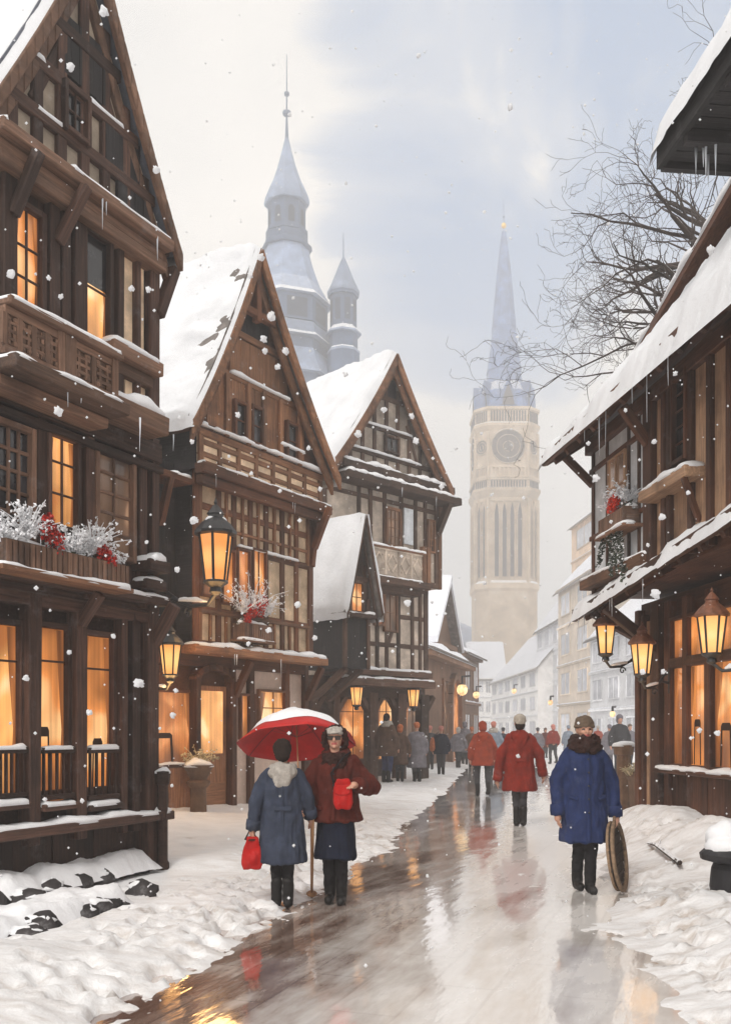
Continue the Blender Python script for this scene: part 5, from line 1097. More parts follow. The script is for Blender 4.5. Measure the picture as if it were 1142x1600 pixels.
# plant pots and posts
STRAW = mat('straw_grass', (.52, .44, .28), .9, .3, 10., 0, rndv=.4); POT = mat('brown_pot', (.13, .075, .045), .75, .3, 5., .4, dust=.2); POTD = mat('black_pot', (.018, .017, .02), .5, .3, 5., .3, dust=.1)
c = Vector((*ground_at(1010, 1284), 0)); T = empty('planter', c, .2, 'square brown planter of pale straw grass beside the right-hand house corner', 'planter'); b = MB()
b.lathe([(.30, 0), (.38, .75), (.43, .78), (.43, .9), (.36, .9), (.34, .8)], n=4, rot=.6); b.build('pot', POT, T, bevel=.02)
b = MB()
for i in range(260):
    a = RF.uniform(0, 6.28); r_ = RF.random()**.5*.34; p = Vector((r_*math.cos(a), r_*math.sin(a), .82)); d = Vector((math.cos(a)*.6, math.sin(a)*.6, .7))*RF.uniform(.12, .3); b.tube([p, p+d*.6, p+d+Vector((0, 0, -.05))], [.006, .007, .004], 3)
leafcloud(b, (0, 0, .95), (.4, .4, .16), 500, .022); b.build('straw_plant', STRAW, T)
q = MB(); snow_bar(q, (-.3, 0, .88), (.3, 0, .88), (0, 1, 0), .5, .08); q.build('snow_cap', SNOW, T, smooth=True)
def post(label, c, h, r, m):
    T = empty('bollard', c, R.random(), label, 'post', 'squat snow-capped posts'); b = MB(); b.lathe([(r*1.3, 0), (r*1.3, .1), (r, .13), (r, h*.86), (r*1.35, h*.88), (r*1.5, h), (r*.6, h+.02)], n=8); b.build('shaft', m, T); q = MB(); snow_bar(q, (-r*1.5, 0, h), (r*1.5, 0, h), (0, 1, 0), r*2.6, .1); q.build('snow_cap', SNOW, T, smooth=True)
g_ = ground_at(1003, 1288); post('brown post behind the straw planter, snow on its cap', (g_[0], g_[1]+1.2, 0), 1.35, .13, POT)
g_ = ground_at(1026, 1292); post('dark post right of the straw planter, leaning against the house', (g_[0], g_[1], 0), 1.08, .14, W1)
g_ = ground_at(225, 1356); post('dark wooden post with a cushion of snow at the corner of the first house', (H1.world(-.03, -.25, 0).x, H1.world(-.03, -.25, 0).y, 0), 1.16, .06, W1)
c = Vector((*ground_at(310, 1285), 0)); T = empty('urn_planter', c, .3, 'dark pedestal urn with snowy dried stalks by the orange shop door', 'urn'); b = MB()
b.lathe([(.2, 0), (.2, .12), (.15, .16), (.14, .6), (.2, .66), (.22, .72), (.15, .76), (.26, .98), (.29, 1.02), (.25, 1.0)], n=12); b.build('urn', POT, T); b = MB(); sprays(b, (0, 0, 1.), 26, .42, leaf=.022); b.build('dried_stalks', STRAW, T); q = MB(); snow_bar(q, (-.26, 0, 1.), (.26, 0, 1.), (0, 1, 0), .44, .12); q.build('snow_cap', SNOW, T, smooth=True)
c = Vector((*ground_at(1152, 1432), 0)); T = empty('iron_pot', c, 0, 'black bulbous pot cut by the right edge, snow heaped on its rim', 'pot'); b = MB()
b.lathe([(.14, -.05), (.2, .08), (.235, .26), (.22, .42), (.2, .47), (.31, .5), (.32, .55), (.27, .6), (.22, .6)], n=20); b.build('pot', POTD, T, smooth=False); q = MB(); q.ell((0, 0, .6), (.27, .27, .16), jit=.25); q.ell((-.08, .05, .7), (.17, .17, .14), jit=.3); q.build('snow_heap', SNOW, T, smooth=True)
# snowy steps and their rocks in front of the first house
def step(label, a, b_, w_, h, z):
    T = empty('stone_step', (a[0], a[1], 0), math.atan2(b_[1]-a[1], b_[0]-a[0]), label, 'step', 'rough steps before the first house'); L_ = math.hypot(b_[0]-a[0], b_[1]-a[1])
    b = MB(); b.box(0, L_, 0, w_, -.1, z-.02, j=.02); b.build('slab', STONE, T, bevel=.02); q = MB(); nu, nv = 60, 14
    def fn(f, g_):
        e_ = min(sstep(0, .06, f), sstep(1, .94, f)); lip = sstep(0, .12, g_); back = sstep(1., .93, g_)
        return (-.03+(L_+.06)*f, -.09*(1+.9*fbm(f*L_*2.5, 4, z))*(1-lip)-.02+(w_+.05)*g_, z-.03+(.10+.06*fbm(f*L_*3, g_*2, z))*e_*lip*back-.10*(1-lip)-.06*(1-back))
    q.grid(fn, nu, nv); q.build('snow_cover', SNOW, T, smooth=True)
step('upper snow-covered step against the base of the first house', (-3.34, 8.9), (-2.44, 10.95), .5, .2, .20)
step('lower snow-covered step, nearer the street, before the first house', (-2.92, 7.2), (-2.22, 8.95), .42, .2, .12)
i = 0
for (x, y, r) in ((20, 1385, .13), (45, 1405, .12), (75, 1392, .13), (105, 1380, .14), (130, 1368, .12), (152, 1372, .12), (185, 1352, .13), (205, 1356, .1), (62, 1447, .11), (45, 1462, .1), (130, 1424, .09), (152, 1418, .1), (172, 1414, .09), (185, 1410, .07), (222, 1388, .1)):
    c = ground_at(x, y+12); q = MB(); r *= 1.35; q.ell((0, 0, 0), (r*1.25, r*.9, r*.75), jit=.55, seed=i*3.1, nu=14, nv=9); o = q.build('rock', STONE, smooth=True, loc=(c[0], c[1], r*.25)); tag(o, 'dark lump of stone half buried in snow at the foot of the steps', 'rock', 'dark stones along the snowy steps'); q = MB(); q.ell((-.02, .02, r*.42), (r*.95, r*.75, r*.35), jit=.6, seed=i*1.7); q.build('snow_cap', SNOW, o, smooth=True); i += 1
# broken branch and disc
q = MB(); a = Vector((*ground_at(1012, 1350), .09)); b_ = Vector((*ground_at(1062, 1384), .06)); lift = max(snow_h(*a.lerp(b_, f_).xy) for f_ in (0, .3, .6, 1.)); a.z = lift+.035; b_.z = lift+.02; q.tube([a, a.lerp(b_, .3)+Vector((0, 0, .04)), a.lerp(b_, .6)+Vector((.02, 0, .015)), b_], [.012, .026, .035, .028], 7); q.tube([a.lerp(b_, .35)+Vector((0, 0, .03)), a.lerp(b_, .3)+Vector((.08, .1, .09))], [.015, .006], 5); o = q.build('broken_branch', BARK); tag(o, 'short broken branch lying on the snow right of the blue coat', 'branch')
q = MB()
for k in range(12):
    c = ground_at(1000+R.uniform(-60, 140), 1300+R.uniform(0, 45)); r = R.uniform(.12, .26); q.ell((c[0], c[1], .06+.1*R.random()), (r, r, r*.7), jit=.5, seed=k*2.2)
o = fuse(q, 'snow_heap', SNOW, .03, 2, folds=.025, fscale=(5, 5, 5)); tag(o, 'lumpy heap of shovelled snow against the right-hand house base', 'snow heap')
# ================================================================== people
SKIN = mat('skin', (.50, .27, .19), .55, .12, 14., .05, rndv=0); LIP = mat('lips', (.36, .09, .08), .5, .1, 10, 0, rndv=0); EYE = mat('eye', (.03, .02, .016), .3, .1, 10, 0, rndv=0)
def cloth(name, col, var=.28, sc=7., rough=.85): return mat(name, col, rough, var, sc, .35, .2, rndv=0, dust=.10)
BLACK = cloth('black_wool', (.012, .011, .013)); NAVY = cloth('navy_cloth', (.009, .012, .026)); BLUE = cloth('blue_coat', (.017, .029, .092)); REDC = cloth('red_coat', (.20, .017, .008)); MAROON = cloth('maroon_jacket', (.078, .013, .008)); SLATEC = cloth('slate_coat', (.036, .045, .072)); BROWNC = cloth('brown_coat', (.095, .055, .038))
GREYW = cloth('grey_wool', (.36, .33, .30), sc=20); GREYC = cloth('grey_coat', (.16, .15, .17)); DGREY = cloth('dark_grey_cloth', (.045, .045, .05)); TAUPE = cloth('taupe_hat', (.12, .085, .06), sc=25); FURD = cloth('dark_fur', (.03, .012, .009), .5, 40); ORANGE = cloth('orange_knit', (.42, .13, .05), sc=20); PINKK = cloth('pink_knit', (.5, .2, .16), sc=20); RUSTJ = cloth('orange_red_jacket', (.25, .038, .015)); PALEC = cloth('pale_blue_coat', (.2, .24, .3)); BLUEJ = cloth('blue_trousers', (.04, .05, .11)); BOOT = cloth('black_boot', (.012, .011, .011), rough=.5); HAIR = cloth('dark_hair', (.02, .012, .009), sc=30); REDBAG = cloth('red_bag', (.40, .010, .008), .15); CAPW = cloth('cream_cap', (.40, .36, .31), sc=25)

def arm_default(sg, sw=0., out=.0):
    return [Vector((sg*.16, .0, 1.375)), Vector((sg*(.245+out), .02-sw*.4, 1.11)), Vector((sg*(.255+out*1.3), -.03-sw, .88))]
def hand_into(mb, wr, d, sg, fine=True, curl=.35):
    """palm, four bent fingers of unequal length and a thumb, hanging from the wrist in direction d"""
    d = d.normalized(); side = Vector((0, 1, 0)); side = (side-d*side.dot(d)).normalized(); inn = d.cross(side)*(-sg)
    if inn.x*sg > 0: inn = -inn
    mb.capsule(wr-d*.02, wr+d*.07, .027, .036, 10, 3)
    if not fine: mb.capsule(wr+d*.07, wr+d*.15+inn*.02, .034, .02, 8, 2); return
    for k, l in enumerate((.068, .08, .075, .058)):
        p = wr+d*.088+side*(.027-.018*k)*1.25; q = p+d*l*.5+inn*l*.15*curl*2; r = q+d*l*.42+inn*l*.6*curl*1.6
        mb.capsule(p-d*.02, q, .0095, .009, 8, 2); mb.capsule(q, r, .009, .0075, 8, 2)
    p = wr+d*.03-side*-.03; q = p+d*.045+side*.022+inn*.012; r = q+d*.035+inn*.02; mb.capsule(p-d*.01, q, .013, .011, 8, 2); mb.capsule(q, r, .011, .009, 8, 2)

def person(label, loc, heading, height, coat, hem, legs, hat=None, hatm=None, arms=None, step=0., coat_w=1., hood=None, scarf=None, far=True, bootm=None, skirt=None, group=None, hairm=None, lean=0., fold=.012, seed=0., legw=1., leg_x=.085, coat_top=1.42, hatstyle='beanie', belt=None, hands=True, skinm=None, seam=None, scz=0., hatz=0.):
    """local frame: facing -Y, 1.70 m tall, then scaled; arms: two lists shoulder, elbow, wrist; step: stride"""
    vx = .02 if far else .009
    T = empty('person', loc, heading, label, 'person', group); k = height/1.70; T.scale = (k, k, k)
    arms = arms or [arm_default(-1, .04), arm_default(1, -.04)]
    hip = [Vector((sg*leg_x, 0, .90)) for sg in (-1, 1)]
    kn = [Vector((sg*leg_x*.95, -.03-sg*step*.55, .49)) for sg in (-1, 1)]; an = [Vector((sg*leg_x*.85, .02-sg*step, .09+(.06*abs(step)/.2 if sg*step < 0 else 0))) for sg in (-1, 1)]
    # body: one continuous skin
    b = MB(); b.capsule((0, 0, .93), (0, .01, 1.1), .135, .12); b.capsule((0, .01, 1.1), (0, .01, 1.26), .11, .105); b.capsule((-.11, .01, 1.34), (.11, .01, 1.34), .045, .045); b.capsule((0, 0, 1.36), (0, -.015, 1.52), .06, .054)
    b.ell((0, -.015, 1.605), (.074, .094, .105)); b.ell((0, -.045, 1.55), (.054, .062, .06)); 
    if not far:
        b.capsule((0, -.104, 1.618), (0, -.124, 1.585), .010, .016, 8, 2); b.ell((0, -.098, 1.638), (.052, .016, .012)); b.ell((0, -.098, 1.522), (.022, .018, .018))
        for sg in (-1, 1): b.ell((sg*.075, -.005, 1.60), (.012, .022, .032)); b.ell((sg*.036, -.088, 1.585), (.024, .018, .022)); b.ell((0, -.103, 1.553), (.024, .01, .010))
    for i, sg in enumerate((-1, 1)):
        s_, e_, w_ = arms[i]; b.capsule(s_+Vector((-sg*.02, 0, -.02)), e_, .038, .036, 10); b.capsule(e_, w_, .035, .026, 10)
        if hands: hand_into(b, w_, (w_-e_)+Vector((0, -.03, -.02)), sg, not far)
        b.capsule(hip[i], kn[i], .078, .044, 10); b.capsule(kn[i], an[i], .032, .024, 10); b.capsule(an[i]+Vector((0, .02, -.04)), an[i]+Vector((0, -.12, -.055)), .04, .03, 8)
    def paint(c, n):
        if far or c.y > -.06: return 0
        if (abs(abs(c.x)-.034) < .014 and abs(c.z-1.612) < .008): return 1
        if abs(c.x) < .026 and abs(c.z-1.553) < .011 and c.y < -.08: return 2
        return 0
    fuse(b, 'body', [skinm or SKIN, EYE, LIP], vx if far else .0075, 2 if not far else 3, parent=T, paint=paint)
    # trousers, boots
    b = MB()
    for i in range(2): b.capsule(hip[i]+Vector((0, 0, .03)), kn[i], .105*legw, .076*legw, 10); b.capsule(kn[i], an[i]+Vector((0, 0, .10)), .076*legw, .058*legw, 10)
    b.capsule((-.05, 0, .94), (.05, 0, .94), .11, .11)
    fuse(b, 'trousers', legs, vx*1.1, 3, fold*.5, (8, 8, 14), T, seed=seed)
    for i in range(2):
        b = MB(); a = an[i]; b.capsule(a+Vector((0, .01, .17)), a+Vector((0, .015, -.02)), .062, .056, 10); b.capsule(a+Vector((0, .03, -.045)), a+Vector((0, -.13, -.052)), .050, .042, 10); b.capsule(a+Vector((0, .02, -.06)), a+Vector((0, -.13, -.065)), .04, .036, 8)
        fuse(b, 'boot', bootm or BOOT, vx, 2, fold*.25, (14, 14, 14), T, seed=seed+i)
    # coat: body of cloth with its sleeves in one piece
    cw = coat_w
    def skirtprof(mb, z0, z1, w0, w1, y0=.0, n=18, open_=False):
        pr = [(w0*(1+.0), z0+0.0), (w0*.985, z0+.05)]
    b = MB()
    rings = [(hem, .215*cw, .165*cw), (hem+.02, .225*cw, .172*cw), ((hem+1.0)/2, .205*cw, .158*cw), (1.0, .185*cw, .145*cw), (1.1, .18*cw, .142*cw), (1.25, .182*cw, .142*cw), (1.33, .168*cw, .130*cw), (1.395, .135, .112), (1.43, .10, .098), (coat_top+.05, .082, .085)]
    V = []; n = 22
    for z, rx, ry in rings: V += [(rx*math.cos(2*math.pi*j/n), lean*(z-1)*.0+ry*math.sin(2*math.pi*j/n), z) for j in range(n)]
    F = [(i*n+j, i*n+(j+1) % n, (i+1)*n+(j+1) % n, (i+1)*n+j) for i in range(len(rings)-1) for j in range(n)]+[tuple(range(n-1, -1, -1)), tuple(range(len(V)-n, len(V)))]
    b.add(V, F)
    for i, sg in enumerate((-1, 1)):
        s_, e_, w_ = arms[i]; s2 = s_+Vector((-sg*.02, 0, -.02)); b.capsule(s2, e_, .076*cw, .066*cw, 12); b.capsule(e_, w_-(w_-e_).normalized()*.01, .066*cw, .06*cw, 12)
    fuse(b, 'coat', coat, vx*1.15, 3, fold, (13, 13, 4.2), T, seed=seed)
    if skirt:
        sm, sh = skirt; b = MB(); b.lathe([(.20, sh), (.205, sh+.02), (.175, hem), (.15, hem+.2)], n=22); fuse(b, 'skirt', sm, vx*1.2, 2, fold*1.3, (11, 11, 1.2), T, seed=seed+3)
    if seam:                                              # buttoned placket in front, or back seam and half belt
        def ry(z):
            for (z0, a, b0), (z1, c, d) in zip(rings, rings[1:]):
                if z <= z1: return b0+(d-b0)*(z-z0)/(z1-z0)
            return .08
        sg = -1 if seam == 'front' else 1; q = MB(); zs = np.linspace(hem+.03, 1.36, 24); xw = .022 if sg < 0 else .006
        P_ = [(x, sg*(ry(z)+.006), z) for z in zs for x in (-xw, xw)]+[(x, sg*(ry(z)-.02), z) for z in zs for x in (-xw, xw)]; m2 = 48
        q.add(P_, [(2*i, 2*i+1, 2*i+3, 2*i+2) for i in range(23)]+[(2*i, 2*i+2, m2+2*i+2, m2+2*i) for i in range(23)]+[(2*i+1, m2+2*i+1, m2+2*i+3, 2*i+3) for i in range(23)]); q.build('placket' if sg < 0 else 'back_seam', coat, T, smooth=True, fixn=True)
        if sg < 0:
            for z in np.linspace(hem+.3, 1.32, 5): q = MB(); q.capsule((.0, -(ry(z)+.004), z), (0, -(ry(z)+.014), z), .011, .010, 8, 2); q.build('button', DGREY, T, smooth=True)
            for s3 in (-1, 1): q = MB(); q.beam((s3*.09*cw, -ry(.93)*.90-.006, .93), (s3*.16*cw, -ry(.93)*.66-.006, .955), .035, .02, up=(0, 1, 0)); q.build('pocket_flap', coat, T, bevel=.006)
        else: q = MB(); q.beam((-.09, ry(1.03)+.004, 1.03), (.09, ry(1.03)+.004, 1.03), .045, .016, up=(0, 1, 0)); q.build('half_belt', coat, T, bevel=.006)
        for i, s3 in enumerate((-1, 1)):
            s_, e_, w_ = arms[i]; d_ = (w_-e_).normalized(); q = MB(); q.tube([w_-d_*.07, w_-d_*.02, w_+d_*.035], [.064*cw, .066*cw, .062*cw], 14); q.build('cuff', coat, T, smooth=True)
    if hood == 'down':
        b = MB(); b.ell((0, .09, 1.40), (.15, .10, .10)); b.ell((0, .13, 1.33), (.10, .055, .11)); b.capsule((-.1, -.02, 1.43), (-.06, .1, 1.44), .045, .05); b.capsule((.1, -.02, 1.43), (.06, .1, 1.44), .045, .05); fuse(b, 'hood', scarf or coat, vx*1.1, 3, fold, (12, 12, 6), T, seed=seed)
    elif hood == 'up':
        b = MB(); b.ell((0, .025, 1.61), (.115, .12, .135)); b.ell((0, .03, 1.46), (.13, .11, .09)); fuse(b, 'hood', coat, vx*1.1, 3, fold*.8, (12, 12, 6), T, seed=seed)
    elif hood == 'fur':                                   # fur-edged hood framing the face
        b = MB(); b.ell((0, .045, 1.60), (.12, .105, .135)); b.ell((0, .04, 1.45), (.15, .10, .085)); fuse(b, 'hood', coat, vx*1.1, 3, fold, (12, 12, 6), T, seed=seed)
        b = MB()
        for j in range(14): t0, t1 = 2*math.pi*j/14, 2*math.pi*(j+1)/14; c = lambda t: (.105*math.cos(t), -.02-.015*math.sin(t), 1.585+.125*math.sin(t)); b.capsule(c(t0), c(t1), .032, .032, 8, 2)
        fuse(b, 'fur_trim', FURD, vx*1.2, 1, .02, (34, 34, 34), T, seed=seed)
    if scarf and hood != 'down':
        b = MB()
        for (zz, rr, w_) in ((1.50, .098, .040), (1.46, .105, .052), (1.41, .115, .055)):
            for j in range(12): t0, t1 = 2*math.pi*j/12, 2*math.pi*(j+1)/12; c = lambda t: (rr*math.cos(t), -.01+rr*.85*math.sin(t), zz+scz-(.0)*math.sin(t)+.03*math.sin(t)*(-1 if zz > 1.5 else .2)); b.capsule(c(t0), c(t1), w_, w_, 8, 2)
        fuse(b, 'scarf', scarf, vx*1.2, 2, fold*1.4, (22, 22, 22), T, seed=seed)
    if hat:
        b = MB()
        if hat == 'beanie': b.ell((0, .005, 1.672), (.094, .11, .08)); b.ell((0, .02, 1.645), (.092, .10, .05)); b.ell((0, .06, 1.62), (.08, .06, .06)); 
        elif hat == 'cap': b.ell((0, .0, 1.67), (.098, .115, .06)); b.ell((0, -.09, 1.655), (.07, .06, .014))
        elif hat == 'bun': b.ell((0, .005, 1.64), (.098, .112, .105)); b.ell((0, .05, 1.58), (.085, .065, .08))
        elif hat == 'hooded': b.ell((0, .0, 1.645), (.10, .11, .10)); b.ell((0, .03, 1.56), (.095, .09, .09))
        if not far and hat == 'beanie':
            for j in range(16): t0, t1 = 2*math.pi*j/16, 2*math.pi*(j+1)/16; c = lambda t: (.092*math.cos(t), .0+.106*math.sin(t), 1.640); b.capsule(c(t0), c(t1), .014, .014, 6, 2)
        fuse(b, 'hat' if hat != 'bun' else 'hair', hatm, vx*1.0, 2, fold*.5, (30, 30, 30), T, seed=seed)
    if hairm:
        b = MB(); b.ell((0, .012, 1.635), (.086, .1, .092)); b.ell((0, .04, 1.57), (.08, .07, .08)); fuse(b, 'hair', hairm, vx, 2, .008, (40, 40, 20), T, seed=seed)
    return T
def V3(*a): return Vector(a)
GY = lambda x, y: Vector((*ground_at(x, y), 0))
def stand(x, y): p = GY(x, y); p.z = max(.0, snow_h(p.x, p.y)-.012); return p

# ---- the woman in blue, walking towards the viewer
pb = stand(913, 1394)
person('woman in long royal blue coat, brown knit hat and dark fur collar, walking towards us', pb, .02, 1.74, BLUE, .50, BLACK, 'beanie', TAUPE, [[V3(-.16, 0, 1.375), V3(-.27, .03, 1.10), V3(-.275, -.03, .80)], [V3(.16, 0, 1.375), V3(.285, .02, 1.10), V3(.30, -.03, .78)]], step=.06, scarf=FURD, far=False, coat_w=1.12, fold=.021, seed=1., leg_x=.058, legw=.92, seam='front', scz=.022)
# round flat basket carried at her side
WICK = mat('basket_wood', (.23, .155, .10), .8, .4, 20., .5, rndv=.2); WICD = mat('basket_inner', (.045, .032, .025), .85, .4, 20., .5, rndv=.2)
c = Vector(((967-CX)/FPX*9.72, 9.70, CAMZ-(1337-HOR)/FPX*9.72)); T = empty('round_basket', c, rad(0), 'round flat wooden basket held upright in the left hand of the woman in blue', 'basket'); T.rotation_euler = (Matrix.Rotation(rad(-8), 3, 'Y')@Matrix.Rotation(rad(66), 3, 'Z')).to_euler(); rr = .35
b = MB()
for q_ in (1., .93): b.tube([(rr*q_*math.cos(t), .0, rr*q_*math.sin(t)) for t in np.linspace(0, 2*math.pi, 41)], .02, 8)
b.tube([(rr*.97*math.cos(t), .05, rr*.97*math.sin(t)) for t in np.linspace(0, 2*math.pi, 41)], .016, 8); b.build('rim', WICK, T, smooth=True)
b = MB()
for i in range(13): x = -rr*.9+rr*1.8*i/12; h_ = math.sqrt(max(0, (rr*.95)**2-x*x)); b.box(x-.02, x+.02, .02, .045, -h_, h_)
for i in range(7): z_ = -rr*.8+rr*1.6*i/6; h_ = math.sqrt(max(0, (rr*.95)**2-z_*z_)); b.box(-h_, h_, .012, .02, z_-.012, z_+.012)
b.build('woven_base', WICD, T)
b = MB(); b.tube([(-.06, 0, rr), (-.05, -.01, rr+.05), (.05, -.01, rr+.05), (.06, 0, rr)], .014, 6); b.build('handle', WICK, T, smooth=True)

# ---- the man in red seen from behind
pm = stand(812, 1291)
person('man in a red hooded coat and cream cap walking away from us', pm, math.pi-.05, 1.86, REDC, .55, DGREY, 'beanie', CAPW, [[V3(-.16, 0, 1.375), V3(-.30, .02, 1.12), V3(-.36, -.04, .82)], [V3(.16, 0, 1.375), V3(.295, .02, 1.12), V3(.34, -.03, .74)]], step=.04, hood='down', far=False, coat_w=1.2, fold=.02, seed=2., leg_x=.055, legw=.95, seam='back', hairm=HAIR)
# ---- the couple under the umbrella
pl = stand(441, 1420); pr_ = stand(524, 1412)
wl = person('woman in a slate-blue coat with pale scarf and black hat, back turned, under the umbrella', pl, math.pi+.12, 1.52, SLATEC, .46, BLACK, 'bun', HAIR, [[V3(-.16, 0, 1.375), V3(-.265, .0, 1.12), V3(-.29, -.06, .95)], [V3(.16, 0, 1.375), V3(.27, .03, 1.10), V3(.30, .02, .84)]], step=.04, hood='down', scarf=GREYW, far=False, coat_w=1.14, fold=.02, seed=3., leg_x=.066, legw=.9, seam='back')
wr = person('woman in a maroon jacket and dark skirt facing us under the umbrella, hand raised', pr_, -.08, 1.66, MAROON, .80, BLACK, 'cap', GREYW, [[V3(-.16, 0, 1.375), V3(-.30, -.03, 1.12), V3(-.30, -.20, .98)], [V3(.16, 0, 1.375), V3(.36, .0, 1.13), V3(.235, -.20, 1.16)]], step=.02, hood='fur', far=False, coat_w=1.22, fold=.022, scarf=FURD, seed=4., skirt=(NAVY, .44), leg_x=.07, legw=.92, scz=-.075, seam='front')
b = MB(); b.box(-.062, -.008, -.12, -.108, 1.588, 1.628); b.box(.008, .062, -.12, -.108, 1.588, 1.628); b.box(-.01, .01, -.12, -.112, 1.612, 1.622)
for sg in (-1, 1): b.beam((sg*.06, -.112, 1.62), (sg*.078, 0, 1.61), .006, .008)
b.build('sunglasses', EYE, wr)
# umbrella held by the woman in maroon
UR = mat('umbrella_red', (.40, .012, .010), .6, .2, 6., .1, rndv=.25); STEEL = mat('steel', (.5, .48, .46), .35, .1, 5., 0, metallic=.8); WOODL = mat('pale_wood', (.38, .20, .10), .6, .3, 8., .3, grain=True)
uc = Vector(((464-CX)/FPX*9.5, 9.5, 1.505)); T = empty('umbrella', uc, 0, 'red umbrella with snow on top held over the two women', 'umbrella'); T.rotation_euler = (rad(-19), rad(1.5), rad(14)); ra, hh = .60, .31; nr = 8
def cano(f, t, off=0.):
    a = 2*math.pi*t; s_ = abs(math.sin(a*nr/2)); rr = ra*f*(1-.055*s_*f); z = hh*(1-f**1.75)-.03*s_*f*f*0+.03*s_*f*(1-f); return Vector((rr*math.cos(a), rr*math.sin(a), z+off))
b = MB(); b.grid(lambda u, v: cano(.01+.99*u, v), 12, 65); ob = b.build('canopy', UR, T, smooth=True); sd_ = ob.modifiers.new('thick', 'SOLIDIFY'); sd_.thickness = .004
for i in range(nr):
    b = MB(); b.tube([cano(f, i/nr, -.008) for f in np.linspace(.02, 1.01, 9)], .003, 5); b.tube([cano(.5, i/nr, -.012), Vector((0, 0, hh-.24))], .002, 4); b.build('rib', DGREY, T)
b = MB()
def sn(u, v):
    edge = .80+.17*mnoise.noise(Vector((math.cos(6.283*v)*1.6, math.sin(6.283*v)*1.6, 4))); f = .005+edge*u
    lip = sstep(1., .82, u); return cano(f, v, 0.004+(.035+.02*fbm(math.cos(6.283*v)*2*u, math.sin(6.283*v)*2*u, 2))*lip+.001*(1-lip))
b.grid(sn, 16, 65); b.build('snow_cap', SNOW, T, smooth=True)
Ti = (Matrix.Translation(uc)@T.rotation_euler.to_matrix().to_4x4()).inverted(); 
hand = wr.matrix_basis@V3(-.31, -.25, .93); hl = Ti@hand
b = MB(); b.tube([(0, 0, hh+.07), (0, 0, hh-.1), (hl.x*.5, hl.y*.5, (hl.z+hh)*.5), (hl.x, hl.y, hl.z-.02)], [.006, .007, .007, .008], 8); b.tube([(hl.x, hl.y, hl.z+.06), (hl.x, hl.y, hl.z-.10)], .013, 8); b.build('shaft', WOODL, T, smooth=True)
# long stick in the other woman's hand
hs = wl.matrix_basis@V3(-.315, -.07, .90); foot = GY(487, 1404); foot.z = .0
q = MB(); dirv = (hs-foot).normalized(); q.tube([foot, foot.lerp(hs, .5), hs+dirv*.1], [.012, .016, .019], 8); q.tube([foot+dirv*.05, foot+dirv*.055, foot+dirv*.075], [.05, .055, .03], 10); o = q.build('walking_stick', WOODL, smooth=True); tag(o, 'long wooden walking stick between the two women, its disc resting on the wet ground', 'stick')
def bag(label, c, w_, h_, d_, strap, rz=0., sack=False):
    T = empty('shoulder_bag', c, rz, label, 'bag', 'red bags of the two women'); b = MB(); P_ = [(-.24, .5), (.24, .5), (.38, .2), (.5, -.3), (.42, -.47), (-.42, -.47), (-.5, -.3), (-.38, .2)] if sack else [(-.32, .5), (.32, .5), (.48, .32), (.5, -.3), (.34, -.5), (-.34, -.5), (-.5, -.3), (-.48, .32)]
    b.prism([(x*w_, z*h_) for x, z in P_], -d_*.36, d_*.36); b.ell((0, 0, -h_*.12), (w_*.42, d_*.55, h_*.34)); fuse(b, 'pouch', REDBAG, .010, 5, .014, (16, 16, 7), T, seed=w_*9)
    q = MB(); q.prism([(-.40*w_, .30*h_), (.40*w_, .30*h_), (.42*w_, .05*h_), (.2*w_, -.03*h_), (-.2*w_, -.03*h_), (-.42*w_, .05*h_)], -d_*.60, -d_*.48)
    if not sack: q.build('flap', REDBAG, T, bevel=.008)
    else: q = MB(); q.tube([(w_*.25*math.cos(t), d_*.36*math.sin(t), h_*.40) for t in np.linspace(0, 2*math.pi, 15)], .011, 6); q.build('drawstring', MAROON, T)
    b = MB(); b.tube([Vector(p)-Vector(c) if not rz else Matrix.Rotation(-rz, 3, 'Z')@(Vector(p)-Vector(c)) for p in strap], .009, 5); b.build('strap', BLACK, T)
    return T
m_ = wl.matrix_basis; hb = m_@V3(.32, .0, .76)
bag('plum-red soft bag hanging from the hand of the woman in the slate-blue coat', hb+Vector((.015, -.03, -.17)), .19, .31, .12, [hb+Vector((-.05, -.03, -.05)), hb+Vector((.0, 0, .06)), hb+Vector((.06, -.03, -.05))], .15, sack=True)
m_ = wr.matrix_basis
bag('bright red oval bag worn across the chest of the woman in maroon', m_@V3(.10, -.255, 1.08), .175, .28, .11, [m_@V3(.02, -.24, 1.15), m_@V3(-.02, -.20, 1.27), m_@V3(.10, -.13, 1.43), m_@V3(.15, .0, 1.47)], -.05)

# ---- passers-by further off
def armsw(s_, o=.02): return [arm_default(-1, s_, o), arm_default(1, -s_, o)]
person('man in a brown coat and blue trousers by the arcade, head turned', stand(597, 1226)+Vector((.12, -1.0, 0)), math.pi*.8, 1.98, BROWNC, .66, BLUEJ, None, None, armsw(.03), scarf=GREYW, coat_w=1.28, hairm=HAIR, seed=5.)
person('small figure in a patterned brown coat and orange hat, left of the grey-coated one', stand(625, 1228), math.pi*.95, 1.66, BROWNC, .52, DGREY, 'hooded', ORANGE, armsw(.02), coat_w=1.1, seed=6., step=.05)
person('broad figure in a long grey coat with an orange cap, back turned', stand(651, 1227), math.pi*1.05, 1.74, GREYC, .42, DGREY, 'beanie', ORANGE, armsw(.0), coat_w=1.35, seed=7.)
pn = stand(689, 1214); tn = person('figure in a navy jacket with an orange bag at the side, walking away', pn, math.pi, 1.68, NAVY, .74, DGREY, 'beanie', PINKK, armsw(.03), coat_w=1.22, seed=8.)
